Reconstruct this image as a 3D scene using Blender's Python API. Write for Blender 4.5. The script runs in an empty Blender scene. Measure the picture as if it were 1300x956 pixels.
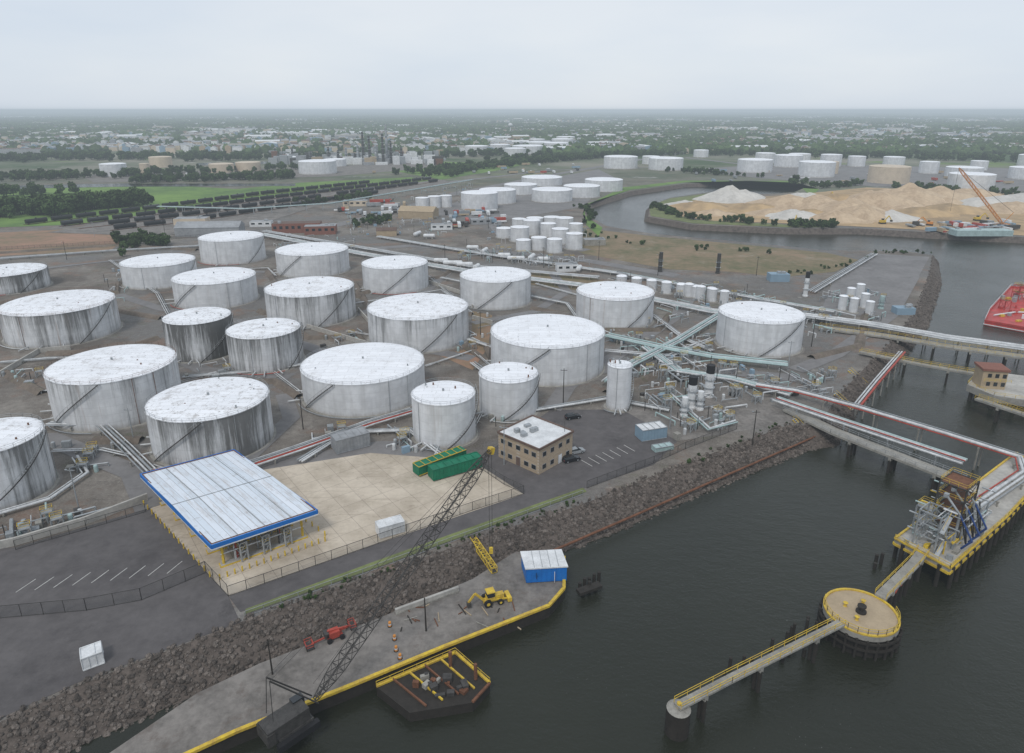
import bpy, math, random
from mathutils import Vector, Matrix, noise
from mathutils.geometry import tessellate_polygon
random.seed(7)
R=random.Random(11)
# ---------------------------------------------------------------- survey
# camera station of the drone (metres) and the rectification of points measured on
# the photograph to ground coordinates; everything is built in metres where it stands
F=867.0; TH=math.radians(18.7); H=85.0
S,C=math.sin(TH),math.cos(TH)
def G(u,v,z=0.0):
    a=(v-433)/F
    t=(H-z)/(S+a*C)
    return Vector(((u-650)/F*t, t*(C-a*S), z))
def proj(p):
    d=p[1]*C-(p[2]-H)*S
    up=p[1]*S+(p[2]-H)*C
    return 650+F*p[0]/d, 433-F*up/d, d
sc=bpy.context.scene
# ---------------------------------------------------------------- materials
def newmat(name):
    m=bpy.data.materials.new(name); m.use_nodes=True
    nt=m.node_tree; b=nt.nodes['Principled BSDF']
    return m,nt,b
def N(nt,t,**k):
    n=nt.nodes.new(t)
    for a,v in k.items(): setattr(n,a,v)
    return n
def mixc(nt,fac,a,b,mode='MIX'):
    m=N(nt,'ShaderNodeMix',data_type='RGBA',blend_type=mode)
    for i,x in ((0,fac),(6,a),(7,b)):
        if isinstance(x,bpy.types.NodeSocket): nt.links.new(x,m.inputs[i])
        elif isinstance(x,(int,float)): m.inputs[i].default_value=x
        else: m.inputs[i].default_value=(x[0],x[1],x[2],1)
    return m.outputs[2]
def math_(nt,op,a,b=0.0,c=None,clamp=False):
    m=N(nt,'ShaderNodeMath',operation=op); m.use_clamp=clamp
    for i,x in enumerate((a,b,c)):
        if x is None: continue
        if isinstance(x,bpy.types.NodeSocket): nt.links.new(x,m.inputs[i])
        else: m.inputs[i].default_value=x
    return m.outputs[0]
def noi(nt,vec,scale,detail=4,rough=0.6):
    n=N(nt,'ShaderNodeTexNoise'); n.inputs['Scale'].default_value=scale
    n.inputs['Detail'].default_value=detail; n.inputs['Roughness'].default_value=rough
    if vec: nt.links.new(vec,n.inputs['Vector'])
    return n.outputs['Fac']
def ramp(nt,fac,lo,hi,a=0.0,b=1.0):
    m=N(nt,'ShaderNodeMapRange'); m.inputs[1].default_value=lo; m.inputs[2].default_value=hi
    m.inputs[3].default_value=a; m.inputs[4].default_value=b
    nt.links.new(fac,m.inputs[0]); return m.outputs[0]
def coords(nt): return N(nt,'ShaderNodeTexCoord').outputs['Object']
def scaled(nt,vec,sx,sy,sz,rot=0):
    m=N(nt,'ShaderNodeMapping'); m.inputs['Scale'].default_value=(sx,sy,sz); m.inputs['Rotation'].default_value=(0,0,rot)
    nt.links.new(vec,m.inputs[0]); return m.outputs[0]
def bump(nt,b,h,strength=0.5,dist=0.1):
    n=N(nt,'ShaderNodeBump'); n.inputs['Strength'].default_value=strength; n.inputs['Distance'].default_value=dist
    nt.links.new(h,n.inputs['Height']); nt.links.new(n.outputs[0],b.inputs['Normal'])
def mat(name,col,rough=0.7,metal=0.0,var=0.35,scale=0.5,dark=None,spec=0.3,rnd=0,blotch=None):
    m,nt,b=newmat(name); co=coords(nt)
    n1=noi(nt,co,scale,6,0.65); n2=noi(nt,co,scale*7,4,0.7)
    d=dark or tuple(c*(1-var) for c in col)
    k=math_(nt,'ADD',math_(nt,'MULTIPLY',n1,0.6),math_(nt,'MULTIPLY',n2,0.4))
    f=ramp(nt,k,0.38,0.6)
    c=mixc(nt,f,d,col)
    if blotch: c=mixc(nt,math_(nt,'MULTIPLY',ramp(nt,noi(nt,co,scale*1.7,7,0.75),.56,.68),.7),c,blotch)
    if rnd:
        oi=N(nt,'ShaderNodeObjectInfo'); r_=ramp(nt,oi.outputs['Random'],0,1,1-rnd,1+rnd)
        cb=N(nt,'ShaderNodeCombineXYZ')
        for i in range(3): nt.links.new(r_,cb.inputs[i])
        c=mixc(nt,1.0,c,cb.outputs[0],'MULTIPLY')
    nt.links.new(c,b.inputs['Base Color'])
    b.inputs['Roughness'].default_value=rough; b.inputs['Metallic'].default_value=metal
    b.inputs['Specular IOR Level'].default_value=spec
    return m
M={}
M['white']=mat('white_paint',(0.74,0.75,0.75),0.55,var=0.3,scale=0.4)
M['pipe']=mat('pipe_white',(0.64,0.65,0.65),0.5,var=0.45,scale=0.3)
M['pipeg']=mat('pipe_grey',(0.34,0.36,0.37),0.5,0.1,var=0.4,scale=0.3)
M['pipec']=mat('pipe_pale_green',(0.4,0.52,0.51),0.5,var=0.3,scale=0.3)
M['red']=mat('red_paint',(0.46,0.075,0.05),0.55,var=0.45,scale=0.5)
M['redship']=mat('red_hull_paint',(0.52,0.055,0.05),0.5,var=0.35,scale=0.3,dark=(0.3,0.05,0.04))
M['steel']=mat('dark_steel',(0.08,0.075,0.07),0.6,0.2,var=0.5,scale=1)
M['galv']=mat('galvanised_steel',(0.42,0.44,0.45),0.5,0.4,var=0.3,scale=1)
M['yellow']=mat('yellow_paint',(0.7,0.5,0.04),0.55,var=0.35,scale=0.8,dark=(0.4,0.26,0.06))
M['orange']=mat('orange_paint',(0.68,0.27,0.05),0.55,var=0.3)
M['blue']=mat('blue_paint',(0.01,0.16,0.52),0.45,var=0.2)
M['green']=mat('green_paint',(0.006,0.19,0.1),0.5,var=0.35)
M['concrete']=mat('concrete',(0.48,0.46,0.42),0.9,var=0.35,scale=0.15)
M['conc2']=mat('weathered_concrete',(0.33,0.315,0.28),0.9,var=0.4,scale=0.3)
M['timber']=mat('wet_timber',(0.035,0.03,0.025),0.8,var=0.4,scale=1)
M['rust']=mat('rusty_steel',(0.2,0.09,0.05),0.8,var=0.5,scale=0.8)
M['brickr']=mat('red_brick',(0.25,0.11,0.08),0.85,var=0.25,scale=1)
M['glass']=mat('dark_glass',(0.02,0.025,0.03),0.1,var=0.1,spec=0.6)
M['black']=mat('black_rubber',(0.02,0.02,0.022),0.6,var=0.3,spec=0.3)
M['cream']=mat('cream_paint',(0.6,0.5,0.38),0.6,var=0.2,scale=0.2)
M['bluegrey']=mat('bluegrey_cladding',(0.24,0.34,0.42),0.6,var=0.15,scale=0.05)
M['roofgrey']=mat('grey_roof',(0.34,0.35,0.36),0.8,var=0.35,scale=0.1)
M['brown']=mat('brown_roof',(0.15,0.1,0.08),0.85,var=0.3,scale=0.1)
M['tan']=mat('tan_wall',(0.42,0.33,0.22),0.85,var=0.2,scale=0.4)
M['bluetarp']=mat('navy_steel',(0.03,0.07,0.22),0.5,var=0.3)
M['carblack']=mat('car_black',(0.012,0.013,0.016),0.25,var=0.1,spec=0.6)
M['rock']=mat('riprap_rock',(0.175,0.148,0.128),0.95,var=0.6,scale=0.6,rnd=0.5)
M['bank']=mat('bank_rubble',(0.14,0.115,0.098),0.95,var=0.6,scale=0.5)
M['asphalt']=mat('asphalt',(0.125,0.115,0.113),0.9,var=0.35,scale=0.05,dark=(0.078,0.071,0.071),blotch=(0.06,0.055,0.055))
M['road']=mat('road_asphalt',(0.22,0.21,0.205),0.9,var=0.3,scale=0.06,blotch=(0.13,0.12,0.115))
M['gravel']=mat('gravel_pad',(0.23,0.21,0.19),0.95,var=0.5,scale=0.12,blotch=(0.12,0.095,0.08))
M['soil']=mat('berm_soil',(0.19,0.155,0.125),0.95,var=0.45,scale=0.1,blotch=(0.1,0.11,0.05))
M['redsoil']=mat('red_soil',(0.33,0.19,0.13),0.95,var=0.4,scale=0.02,dark=(0.17,0.14,0.08))
M['grass']=mat('grass',(0.19,0.22,0.085),0.95,var=0.4,scale=0.1,dark=(0.11,0.125,0.055),blotch=(0.2,0.17,0.11))
M['marsh']=mat('marsh_grass',(0.16,0.26,0.055),0.95,var=0.4,scale=0.012,dark=(0.07,0.13,0.035))
M['olive']=mat('rough_field',(0.25,0.18,0.115),0.95,var=0.4,scale=0.03,dark=(0.115,0.115,0.055),blotch=(0.3,0.26,0.2))
M['sand']=mat('sand',(0.56,0.43,0.29),0.95,var=0.35,scale=0.05,dark=(0.36,0.26,0.17))
M['sandw']=mat('pale_aggregate',(0.6,0.57,0.52),0.95,var=0.3,scale=0.05)
M['sandy']=mat('yellow_sand_yard',(0.5,0.35,0.19),0.95,var=0.4,scale=0.012,dark=(0.25,0.18,0.11))
M['leafd']=mat('foliage',(0.065,0.105,0.03),0.9,var=0.5,scale=2.5,dark=(0.022,0.045,0.015),rnd=0.45)
M['hillf']=mat('hill_forest',(0.04,0.06,0.03),0.9,var=0.5,scale=0.002)
M['trunk']=mat('bark',(0.06,0.045,0.03),0.9)
M['paint']=mat('line_paint',(0.6,0.59,0.55),0.8,var=0.4,scale=1.5)

m,nt,b=newmat('concrete_yard'); co=coords(nt)
br=N(nt,'ShaderNodeTexBrick'); br.inputs['Scale'].default_value=1; br.offset=0
br.inputs['Brick Width'].default_value=5.0; br.inputs['Row Height'].default_value=5.0; br.inputs['Mortar Size'].default_value=0.06
br.inputs['Color1'].default_value=(0.6,0.52,0.415,1); br.inputs['Color2'].default_value=(0.54,0.465,0.37,1); br.inputs['Mortar'].default_value=(0.38,0.32,0.26,1)
nt.links.new(scaled(nt,co,1,1,1,math.radians(-37)),br.inputs['Vector'])
c=mixc(nt,ramp(nt,noi(nt,co,0.08,7,0.7),0.32,0.6),(0.6,0.58,0.55),(1,1,1))
c=mixc(nt,math_(nt,'MULTIPLY',ramp(nt,noi(nt,co,0.5,6,0.8),0.56,0.7),.6),c,(0.42,0.39,0.37))
c=mixc(nt,math_(nt,'MULTIPLY',ramp(nt,noi(nt,scaled(nt,co,.08,1.2,1,math.radians(-37)),0.5,5,0.7),0.56,0.66),.35),c,(0.5,0.47,0.45))
nt.links.new(mixc(nt,1.0,br.outputs[0],c,'MULTIPLY'),b.inputs['Base Color']); b.inputs['Roughness'].default_value=0.9
M['yard']=m
# tank shell
m,nt,b=newmat('tank_shell_paint'); co=coords(nt); oi=N(nt,'ShaderNodeObjectInfo')
sep=N(nt,'ShaderNodeSeparateColor'); nt.links.new(oi.outputs['Color'],sep.inputs[0])
dirt,hh=sep.outputs[0],math_(nt,'MULTIPLY',sep.outputs[1],20)
xyz=N(nt,'ShaderNodeSeparateXYZ'); nt.links.new(co,xyz.inputs[0])
vadd=N(nt,'ShaderNodeVectorMath',operation='ADD'); nt.links.new(scaled(nt,co,1,1,0.05),vadd.inputs[0])
cmb=N(nt,'ShaderNodeCombineXYZ'); nt.links.new(math_(nt,'MULTIPLY',oi.outputs['Random'],300),cmb.inputs[0]); nt.links.new(cmb.outputs[0],vadd.inputs[1])
n1=noi(nt,vadd.outputs[0],1.1,6,0.8); n0=noi(nt,vadd.outputs[0],0.14,3,0.6)
zz=math_(nt,'DIVIDE',xyz.outputs[2],hh)
k=math_(nt,'ADD',math_(nt,'MULTIPLY',n1,0.65),math_(nt,'MULTIPLY',n0,0.65))
k=math_(nt,'ADD',k,math_(nt,'MULTIPLY',math_(nt,'ABSOLUTE',math_(nt,'SUBTRACT',zz,0.35)),0.16))
th=math_(nt,'SUBTRACT',0.92,math_(nt,'MULTIPLY',dirt,0.33))
f=math_(nt,'MULTIPLY',math_(nt,'SUBTRACT',k,th),6.0,clamp=True)
f=math_(nt,'MULTIPLY',f,math_(nt,'ADD',0.3,math_(nt,'MULTIPLY',dirt,0.55)))
base=mixc(nt,ramp(nt,noi(nt,co,0.25,4),0.4,0.65),(0.58,0.59,0.6),(0.72,0.73,0.74))
base=mixc(nt,math_(nt,'MULTIPLY',ramp(nt,noi(nt,vadd.outputs[0],0.6,5,0.7),0.4,0.7),0.35),base,(0.38,0.375,0.36))
seam=math_(nt,'LESS_THAN',math_(nt,'FRACT',math_(nt,'DIVIDE',xyz.outputs[2],2.4)),0.03)
base=mixc(nt,math_(nt,'MULTIPLY',seam,0.3),base,(0.25,0.25,0.25))
foot=math_(nt,'MULTIPLY',ramp(nt,math_(nt,'ADD',zz,math_(nt,'MULTIPLY',math_(nt,'SUBTRACT',n1,.5),.3)),.12,0.0),.45,clamp=True)
base=mixc(nt,foot,base,(0.25,0.21,0.17))
rustf=math_(nt,'MULTIPLY',ramp(nt,noi(nt,vadd.outputs[0],0.5,4,0.8),0.58,0.72),math_(nt,'MULTIPLY',sep.outputs[2],1.2),clamp=True)
c=mixc(nt,rustf,base,(0.27,0.15,0.09)); c=mixc(nt,f,c,(0.06,0.058,0.052))
nt.links.new(c,b.inputs['Base Color']); b.inputs['Roughness'].default_value=0.55; b.inputs['Specular IOR Level'].default_value=0.3
M['shell']=m
m,nt,b=newmat('tank_roof_paint'); co=coords(nt); oi=N(nt,'ShaderNodeObjectInfo')
sep=N(nt,'ShaderNodeSeparateColor'); nt.links.new(oi.outputs['Color'],sep.inputs[0])
vadd=N(nt,'ShaderNodeVectorMath',operation='ADD'); nt.links.new(co,vadd.inputs[0])
cmb=N(nt,'ShaderNodeCombineXYZ'); nt.links.new(math_(nt,'MULTIPLY',oi.outputs['Random'],300),cmb.inputs[0]); nt.links.new(cmb.outputs[0],vadd.inputs[1])
br=N(nt,'ShaderNodeTexBrick'); br.inputs['Scale'].default_value=1; br.inputs['Brick Width'].default_value=7; br.inputs['Row Height'].default_value=2.2; br.inputs['Mortar Size'].default_value=0.05
br.inputs['Color1'].default_value=(0.86,0.87,0.89,1); br.inputs['Color2'].default_value=(0.78,0.79,0.81,1); br.inputs['Mortar'].default_value=(0.55,0.55,0.55,1)
nt.links.new(vadd.outputs[0],br.inputs['Vector'])
f=math_(nt,'MULTIPLY',ramp(nt,noi(nt,vadd.outputs[0],0.3,9,0.78),0.5,0.68),math_(nt,'ADD',0.22,math_(nt,'MULTIPLY',sep.outputs[0],0.55)),clamp=True)
c=mixc(nt,f,br.outputs[0],(0.25,0.215,0.18))
f2=math_(nt,'MULTIPLY',ramp(nt,noi(nt,vadd.outputs[0],1.2,6,0.85),0.59,0.66),math_(nt,'ADD',0.35,sep.outputs[0]),clamp=True)
c=mixc(nt,f2,c,(0.12,0.1,0.09))
nt.links.new(c,b.inputs['Base Color']); b.inputs['Roughness'].default_value=0.6; b.inputs['Specular IOR Level'].default_value=0.3
M['roof']=m
m,nt,b=newmat('canopy_roof_sheet'); co=coords(nt)
br=N(nt,'ShaderNodeTexBrick'); br.offset=0; br.inputs['Scale'].default_value=1; br.inputs['Brick Width'].default_value=60; br.inputs['Row Height'].default_value=1.3; br.inputs['Mortar Size'].default_value=0.05
br.inputs['Color1'].default_value=(0.6,0.66,0.72,1); br.inputs['Color2'].default_value=(0.7,0.74,0.79,1); br.inputs['Mortar'].default_value=(0.36,0.37,0.38,1)
nt.links.new(co,br.inputs['Vector'])
c=mixc(nt,math_(nt,'MULTIPLY',ramp(nt,noi(nt,scaled(nt,co,0.12,1,1),0.7,8,0.8),0.5,0.72),0.75),br.outputs[0],(0.36,0.3,0.25))
c=mixc(nt,math_(nt,'MULTIPLY',ramp(nt,noi(nt,co,0.5,6,0.8),0.55,0.7),0.5),c,(0.25,0.2,0.16))
nt.links.new(c,b.inputs['Base Color']); b.inputs['Roughness'].default_value=0.5
M['canopyroof']=m
m,nt,b=newmat('beige_brick'); co=coords(nt)
br=N(nt,'ShaderNodeTexBrick'); br.inputs['Scale'].default_value=1; br.inputs['Brick Width'].default_value=0.8; br.inputs['Row Height'].default_value=0.4; br.inputs['Mortar Size'].default_value=0.03
br.inputs['Color1'].default_value=(0.33,0.25,0.17,1); br.inputs['Color2'].default_value=(0.4,0.31,0.21,1); br.inputs['Mortar'].default_value=(0.43,0.37,0.3,1)
cx=N(nt,'ShaderNodeSeparateXYZ'); nt.links.new(co,cx.inputs[0]); cb=N(nt,'ShaderNodeCombineXYZ')
nt.links.new(math_(nt,'ADD',cx.outputs[0],cx.outputs[1]),cb.inputs[0]); nt.links.new(cx.outputs[2],cb.inputs[1]); nt.links.new(cb.outputs[0],br.inputs['Vector'])
nt.links.new(br.outputs[0],b.inputs['Base Color']); b.inputs['Roughness'].default_value=0.9
M['beige']=m
# ground: gravel terminal near, mixed vegetation/soil far
m,nt,b=newmat('ground_terrain'); co=coords(nt)
xyz=N(nt,'ShaderNodeSeparateXYZ'); nt.links.new(co,xyz.inputs[0])
g1=noi(nt,co,0.035,8,0.68); g2=noi(nt,co,0.4,6,0.75); g3=noi(nt,co,0.012,4,0.6); g4=noi(nt,co,2.5,3,0.7)
c=mixc(nt,ramp(nt,g1,0.4,0.6),(0.115,0.097,0.082),(0.255,0.23,0.2))
c=mixc(nt,math_(nt,'MULTIPLY',ramp(nt,g3,0.48,0.56),.85),c,(0.165,0.162,0.158))
c=mixc(nt,math_(nt,'MULTIPLY',ramp(nt,noi(nt,co,0.05,6,0.75),0.53,0.63),0.8),c,(0.24,0.15,0.105))
c=mixc(nt,math_(nt,'MULTIPLY',ramp(nt,noi(nt,scaled(nt,co,1,1.6,1,.6),0.05,8,0.8),0.56,0.66),0.7),c,(0.09,0.1,0.045))
c=mixc(nt,math_(nt,'MULTIPLY',ramp(nt,noi(nt,scaled(nt,co,1.2,1,1,-.3),0.1,8,0.8),0.59,0.67),0.7),c,(0.4,0.37,0.33))
c=mixc(nt,math_(nt,'MULTIPLY',ramp(nt,noi(nt,scaled(nt,co,.15,1,1,.5),0.25,6,0.7),0.57,0.66),0.5),c,(0.075,0.068,0.062))
c=mixc(nt,math_(nt,'MULTIPLY',ramp(nt,g2,0.35,0.7),0.6),c,(0.075,0.065,0.057))
c=mixc(nt,math_(nt,'MULTIPLY',ramp(nt,g4,0.45,0.75),0.4),c,(0.34,0.315,0.28))
far=mixc(nt,ramp(nt,noi(nt,co,0.0025,8,0.7),0.42,0.6),(0.05,0.085,0.03),(0.23,0.215,0.17))
far=mixc(nt,ramp(nt,noi(nt,co,0.004,4,0.7),0.56,0.63),far,(0.14,0.2,0.06))
far=mixc(nt,ramp(nt,noi(nt,co,0.006,6,0.75),0.6,0.66),far,(0.34,0.325,0.3))
yn=math_(nt,'ADD',xyz.outputs[1],math_(nt,'MULTIPLY',math_(nt,'SUBTRACT',g3,0.5),600))
c=mixc(nt,ramp(nt,yn,650,1150),c,far)
nt.links.new(c,b.inputs['Base Color']); b.inputs['Roughness'].default_value=0.95; b.inputs['Specular IOR Level'].default_value=0.15
M['ground']=m
# water
m,nt,b=newmat('river_water_surface'); co=coords(nt)
b.inputs['Roughness'].default_value=0.1; b.inputs['IOR'].default_value=1.32
w=noi(nt,scaled(nt,co,1,1.8,1,0.5),0.35,6,0.65); w2=noi(nt,co,1.8,4,0.6)
h=math_(nt,'ADD',math_(nt,'MULTIPLY',w,ramp(nt,noi(nt,co,.025,4),.35,.65,.4,1.2)),math_(nt,'MULTIPLY',w2,0.35)); bump(nt,b,h,0.6,0.4)
c=mixc(nt,noi(nt,co,0.02,4),(0.012,0.014,0.009),(0.026,0.028,0.018))
foam=math_(nt,'MULTIPLY',ramp(nt,noi(nt,co,2.2,3,.6),.7,.76),ramp(nt,noi(nt,co,.03,3),.5,.62))
nt.links.new(mixc(nt,math_(nt,'MULTIPLY',foam,.6),c,(0.3,0.31,0.3)),b.inputs['Base Color'])
M['water']=m
m,nt,b=newmat('chain_link'); b.inputs['Base Color'].default_value=(0.08,0.08,0.08,1); b.inputs['Alpha'].default_value=0.25
M['mesh']=m
# ---------------------------------------------------------------- mesh builder
class MB:
    def __init__(s,*mats): s.v=[];s.f=[];s.m=[];s.s=[];s.mats=list(mats)
    def mi(s,k):
        if k not in s.mats: s.mats.append(k)
        return s.mats.index(k)
    def add(s,vs,fs,k,smooth=False):
        o=len(s.v); s.v+= [tuple(p) for p in vs]; i=s.mi(k)
        for f in fs: s.f.append(tuple(o+j for j in f)); s.m.append(i); s.s.append(smooth)
    def box(s,c,size,k,ang=0.0,top=None):
        x,y,z=c; a,b_,h=size[0]/2,size[1]/2,size[2]; ca,sa=math.cos(ang),math.sin(ang)
        q=[(x+i*a*ca-j*b_*sa,y+i*a*sa+j*b_*ca) for i,j in((-1,-1),(1,-1),(1,1),(-1,1))]
        s.prism([Vector((p[0],p[1],0)) for p in q],z,z+h,k,top or k)
    def prism(s,pts,z0,z1,k,ktop=None,bottom=True):
        n=len(pts)
        ar=sum(pts[i][0]*pts[(i+1)%n][1]-pts[(i+1)%n][0]*pts[i][1] for i in range(n))
        if ar<0: pts=pts[::-1]
        vs=[(p[0],p[1],z0) for p in pts]+[(p[0],p[1],z1) for p in pts]
        s.add(vs,[(i,(i+1)%n,n+(i+1)%n,n+i) for i in range(n)],k)
        t=tessellate_polygon([[Vector((p[0],p[1],0)) for p in pts]]) if n>4 else [tuple(range(n))]
        top=[(p[0],p[1],z1) for p in pts]
        fs=[]
        for tri in t:
            q=list(tri)
            A=sum(top[q[i]][0]*top[q[(i+1)%len(q)]][1]-top[q[(i+1)%len(q)]][0]*top[q[i]][1] for i in range(len(q)))
            fs.append(tuple(q if A>0 else q[::-1]))
        s.add(top,fs,ktop or k)
        if bottom: s.add([(p[0],p[1],z0) for p in pts],[f[::-1] for f in fs],k)
    def beam(s,p,q,w,h,k):
        p,q=Vector(p),Vector(q); d=q-p
        if d.length<1e-6: return
        d.normalize(); up=Vector((0,0,1)) if abs(d.z)<0.95 else Vector((1,0,0))
        r=d.cross(up).normalized(); u=r.cross(d)
        vs=[e+r*i*w/2+u*j*h/2 for e in(p,q) for i,j in((-1,-1),(1,-1),(1,1),(-1,1))]
        s.add(vs,[(0,1,5,4),(1,2,6,5),(2,3,7,6),(3,0,4,7),(3,2,1,0),(4,5,6,7)],k)
    def tube(s,p,q,r,k,n=8,r2=None,cap=True):
        p,q=Vector(p),Vector(q); d=q-p
        if d.length<1e-6: return
        d.normalize(); up=Vector((0,0,1)) if abs(d.z)<0.95 else Vector((1,0,0))
        a=d.cross(up).normalized(); b_=a.cross(d); r2=r if r2 is None else r2
        A=[p+(a*math.cos(t)+b_*math.sin(t))*r for t in[2*math.pi*i/n for i in range(n)]]
        B=[q+(a*math.cos(t)+b_*math.sin(t))*r2 for t in[2*math.pi*i/n for i in range(n)]]
        s.add(A+B,[(i,n+i,n+(i+1)%n,(i+1)%n) for i in range(n)],k,True)
        if cap: s.add(A+B,[tuple(range(n)),tuple(range(2*n-1,n-1,-1))],k)
    def path(s,pts,r,k,n=8):
        for a,b_ in zip(pts,pts[1:]): s.tube(a,b_,r,k,n)
    def lathe(s,c,prof,k,n=32,ks=None):
        cx,cy,cz=c
        for j in range(len(prof)-1):
            (r0,z0),(r1,z1)=prof[j],prof[j+1]; kk=ks[j] if ks else k
            vs=[(cx+r0*math.cos(2*math.pi*i/n),cy+r0*math.sin(2*math.pi*i/n),cz+z0) for i in range(n)]+[(cx+r1*math.cos(2*math.pi*i/n),cy+r1*math.sin(2*math.pi*i/n),cz+z1) for i in range(n)]
            s.add(vs,[(i,(i+1)%n,n+(i+1)%n,n+i) for i in range(n)],kk,True)
    def rail(s,pts,k='galv',h=1.1,step=2.5,r=0.05):
        pts=[Vector(p) for p in pts]
        for a,b_ in zip(pts,pts[1:]):
            for hh in(h,h*0.55): s.beam(a+Vector((0,0,hh)),b_+Vector((0,0,hh)),r,r,k)
            n=max(1,int((b_-a).length/step))
            for i in range(n+1):
                p=a.lerp(b_,i/n); s.beam(p,p+Vector((0,0,h)),r,r,k)
    def build(s,name,origin=(0,0,0),parent=None,color=None):
        me=bpy.data.meshes.new(name); o=Vector(origin)
        me.from_pydata([(v[0]-o.x,v[1]-o.y,v[2]-o.z) for v in s.v],[],s.f)
        for k in s.mats: me.materials.append(M[k])
        me.polygons.foreach_set('material_index',s.m); me.polygons.foreach_set('use_smooth',s.s); me.update()
        ob=bpy.data.objects.new(name,me); ob.location=o; sc.collection.objects.link(ob)
        if parent: ob.parent=parent
        if color: ob.color=color
        return ob
def sheet(name,pts,z,k):
    b_=MB(); v=[Vector((p[0],p[1],z)) for p in pts]
    fs=[]
    for t in tessellate_polygon([[Vector((p[0],p[1],0)) for p in pts]]):
        A=(v[t[1]]-v[t[0]]).cross(v[t[2]]-v[t[0]]).z
        fs.append(t if A>0 else t[::-1])
    b_.add(v,fs,k); return b_.build(name)
def sheetpx(name,px,z,k): return sheet(name,[G(u,v,z) for u,v in px],z,k)
def offs(pts,w):
    out=[]
    for i,p in enumerate(pts):
        a=pts[max(i-1,0)]; c_=pts[min(i+1,len(pts)-1)]
        d=Vector((c_[0]-a[0],c_[1]-a[1],0)).normalized(); out.append(Vector((p[0]-d.y*w,p[1]+d.x*w,p[2])))
    return out
def strip(name,px,w,z,k):
    pts=[G(u,v,z) for u,v in px]; L=offs(pts,w/2); Rr=offs(pts,-w/2); n=len(pts)
    b_=MB(); b_.add(Rr+L,[(i,i+1,n+i+1,n+i) for i in range(n-1)],k); return b_.build(name)
def berm(name,px,w,h,k='soil',top=0.3):
    pts=[G(u,v) for u,v in px]; n=len(pts)
    a,b2,c2,d=offs(pts,-w/2),offs(pts,-w/2*top),offs(pts,w/2*top),offs(pts,w/2)
    up=Vector((0,0,h)); b_=MB(); vs=a+[p+up for p in b2]+[p+up for p in c2]+d
    b_.add(vs,[(j*n+i,j*n+i+1,(j+1)*n+i+1,(j+1)*n+i) for j in range(3) for i in range(n-1)],k); return b_.build(name)
# ---------------------------------------------------------------- terrain + river
WL=-4.0
top=[(-400,-178,0)]+[tuple(G(u,v)) for u,v in [(-60,945),(100,870),(310,788),(480,728),(640,672),(740,640),(860,592),(1000,540),(1040,540),(1062,505),(1085,480),(1110,455),(1140,425),(1160,400),(1180,350),(1184,324),(1150,319),(1050,318),(950,308),(830,297),(770,287),(744,272),(750,258),(800,243),(870,233),(950,231),(1012,234),(1020,239),(1008,244),(960,247),(900,244),(850,251),(825,262),(823,275),(880,285),(1000,290),(1090,290),(1180,295),(1300,301),(1500,308)]]
outer=[(30000,top[-1][1],0),(30000,30000,0),(-30000,30000,0),(-30000,-178,0)]
sheet('ground',[Vector(p) for p in top+outer],0,'ground')
W=[(-30000,-3000),(30000,-3000),(30000,3000),(-30000,3000)]
sheet('river_water',[Vector((a,b_,0)) for a,b_ in W],WL,'water')
b_=MB(); tv=[Vector(p) for p in top]+[Vector((30000,top[-1][1],0))]
low=[p.copy() for p in offs(tv,-1)]
for i in range(len(tv)):
    d=(low[i]-tv[i]); wdt=9.0 if i<9 else (7.0 if i<16 else 4.0)
    low[i]=tv[i]+d*wdt+Vector((0,0,WL-0.5))
n=len(tv); b_.add(low+tv,[(i,i+1,n+i+1,n+i) for i in range(n-1)],'bank'); b_.build('river_bank')
slope_top,slope_low=tv,low
padpx=[(60,1010),(250,880),(330,842),(480,785),(600,735),(655,700),(716,708),(716,748),(697,770),(560,824),(440,874),(300,930),(150,1000)]
pad=[G(u,v,-1.6) for u,v in padpx]
b_=MB(); b_.prism(pad,-6,-1.6,'timber','gravel'); b_.build('work_pad')
b_=MB()
edge=[G(u,v,-1.6) for u,v in [(716,708),(716,748),(697,770),(560,824),(440,874),(300,930),(150,1000)]]
for a,c_ in zip(edge,edge[1:]):
    b_.beam(a+Vector((0,0,.25)),c_+Vector((0,0,.25)),0.6,0.45,'yellow')
    L=(c_-a).length; nn=int(L/1.6)
    dn=Vector(((c_-a).y,-(c_-a).x,0)).normalized()
    for i in range(nn):
        p=a.lerp(c_,(i+.5)/nn)+dn*0.5; b_.tube(p+Vector((0,0,-4.5)),p+Vector((0,0,R.uniform(-.5,.0))),0.22,'timber',6)
    for zz in(-1.0,-2.2): b_.beam(a+dn*0.35+Vector((0,0,zz)),c_+dn*0.35+Vector((0,0,zz)),0.3,0.35,'timber')
b_.build('timber_bulkhead')
def instancer(name,items,ch):
    v=[];f=[]
    for (x,y,z,sz,a) in items:
        o=len(v); h=sz/2
        for i in range(4):
            t=a+math.pi/4+i*math.pi/2; v.append((x+h*1.4142*math.cos(t),y+h*1.4142*math.sin(t),z))
        f.append((o,o+1,o+2,o+3))
    me=bpy.data.meshes.new(name); me.from_pydata(v,[],f); ob=bpy.data.objects.new(name,me); sc.collection.objects.link(ob)
    ob.instance_type='FACES'; ob.use_instance_faces_scale=True; ob.show_instancer_for_render=False
    ch.parent=ob; return ob
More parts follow.
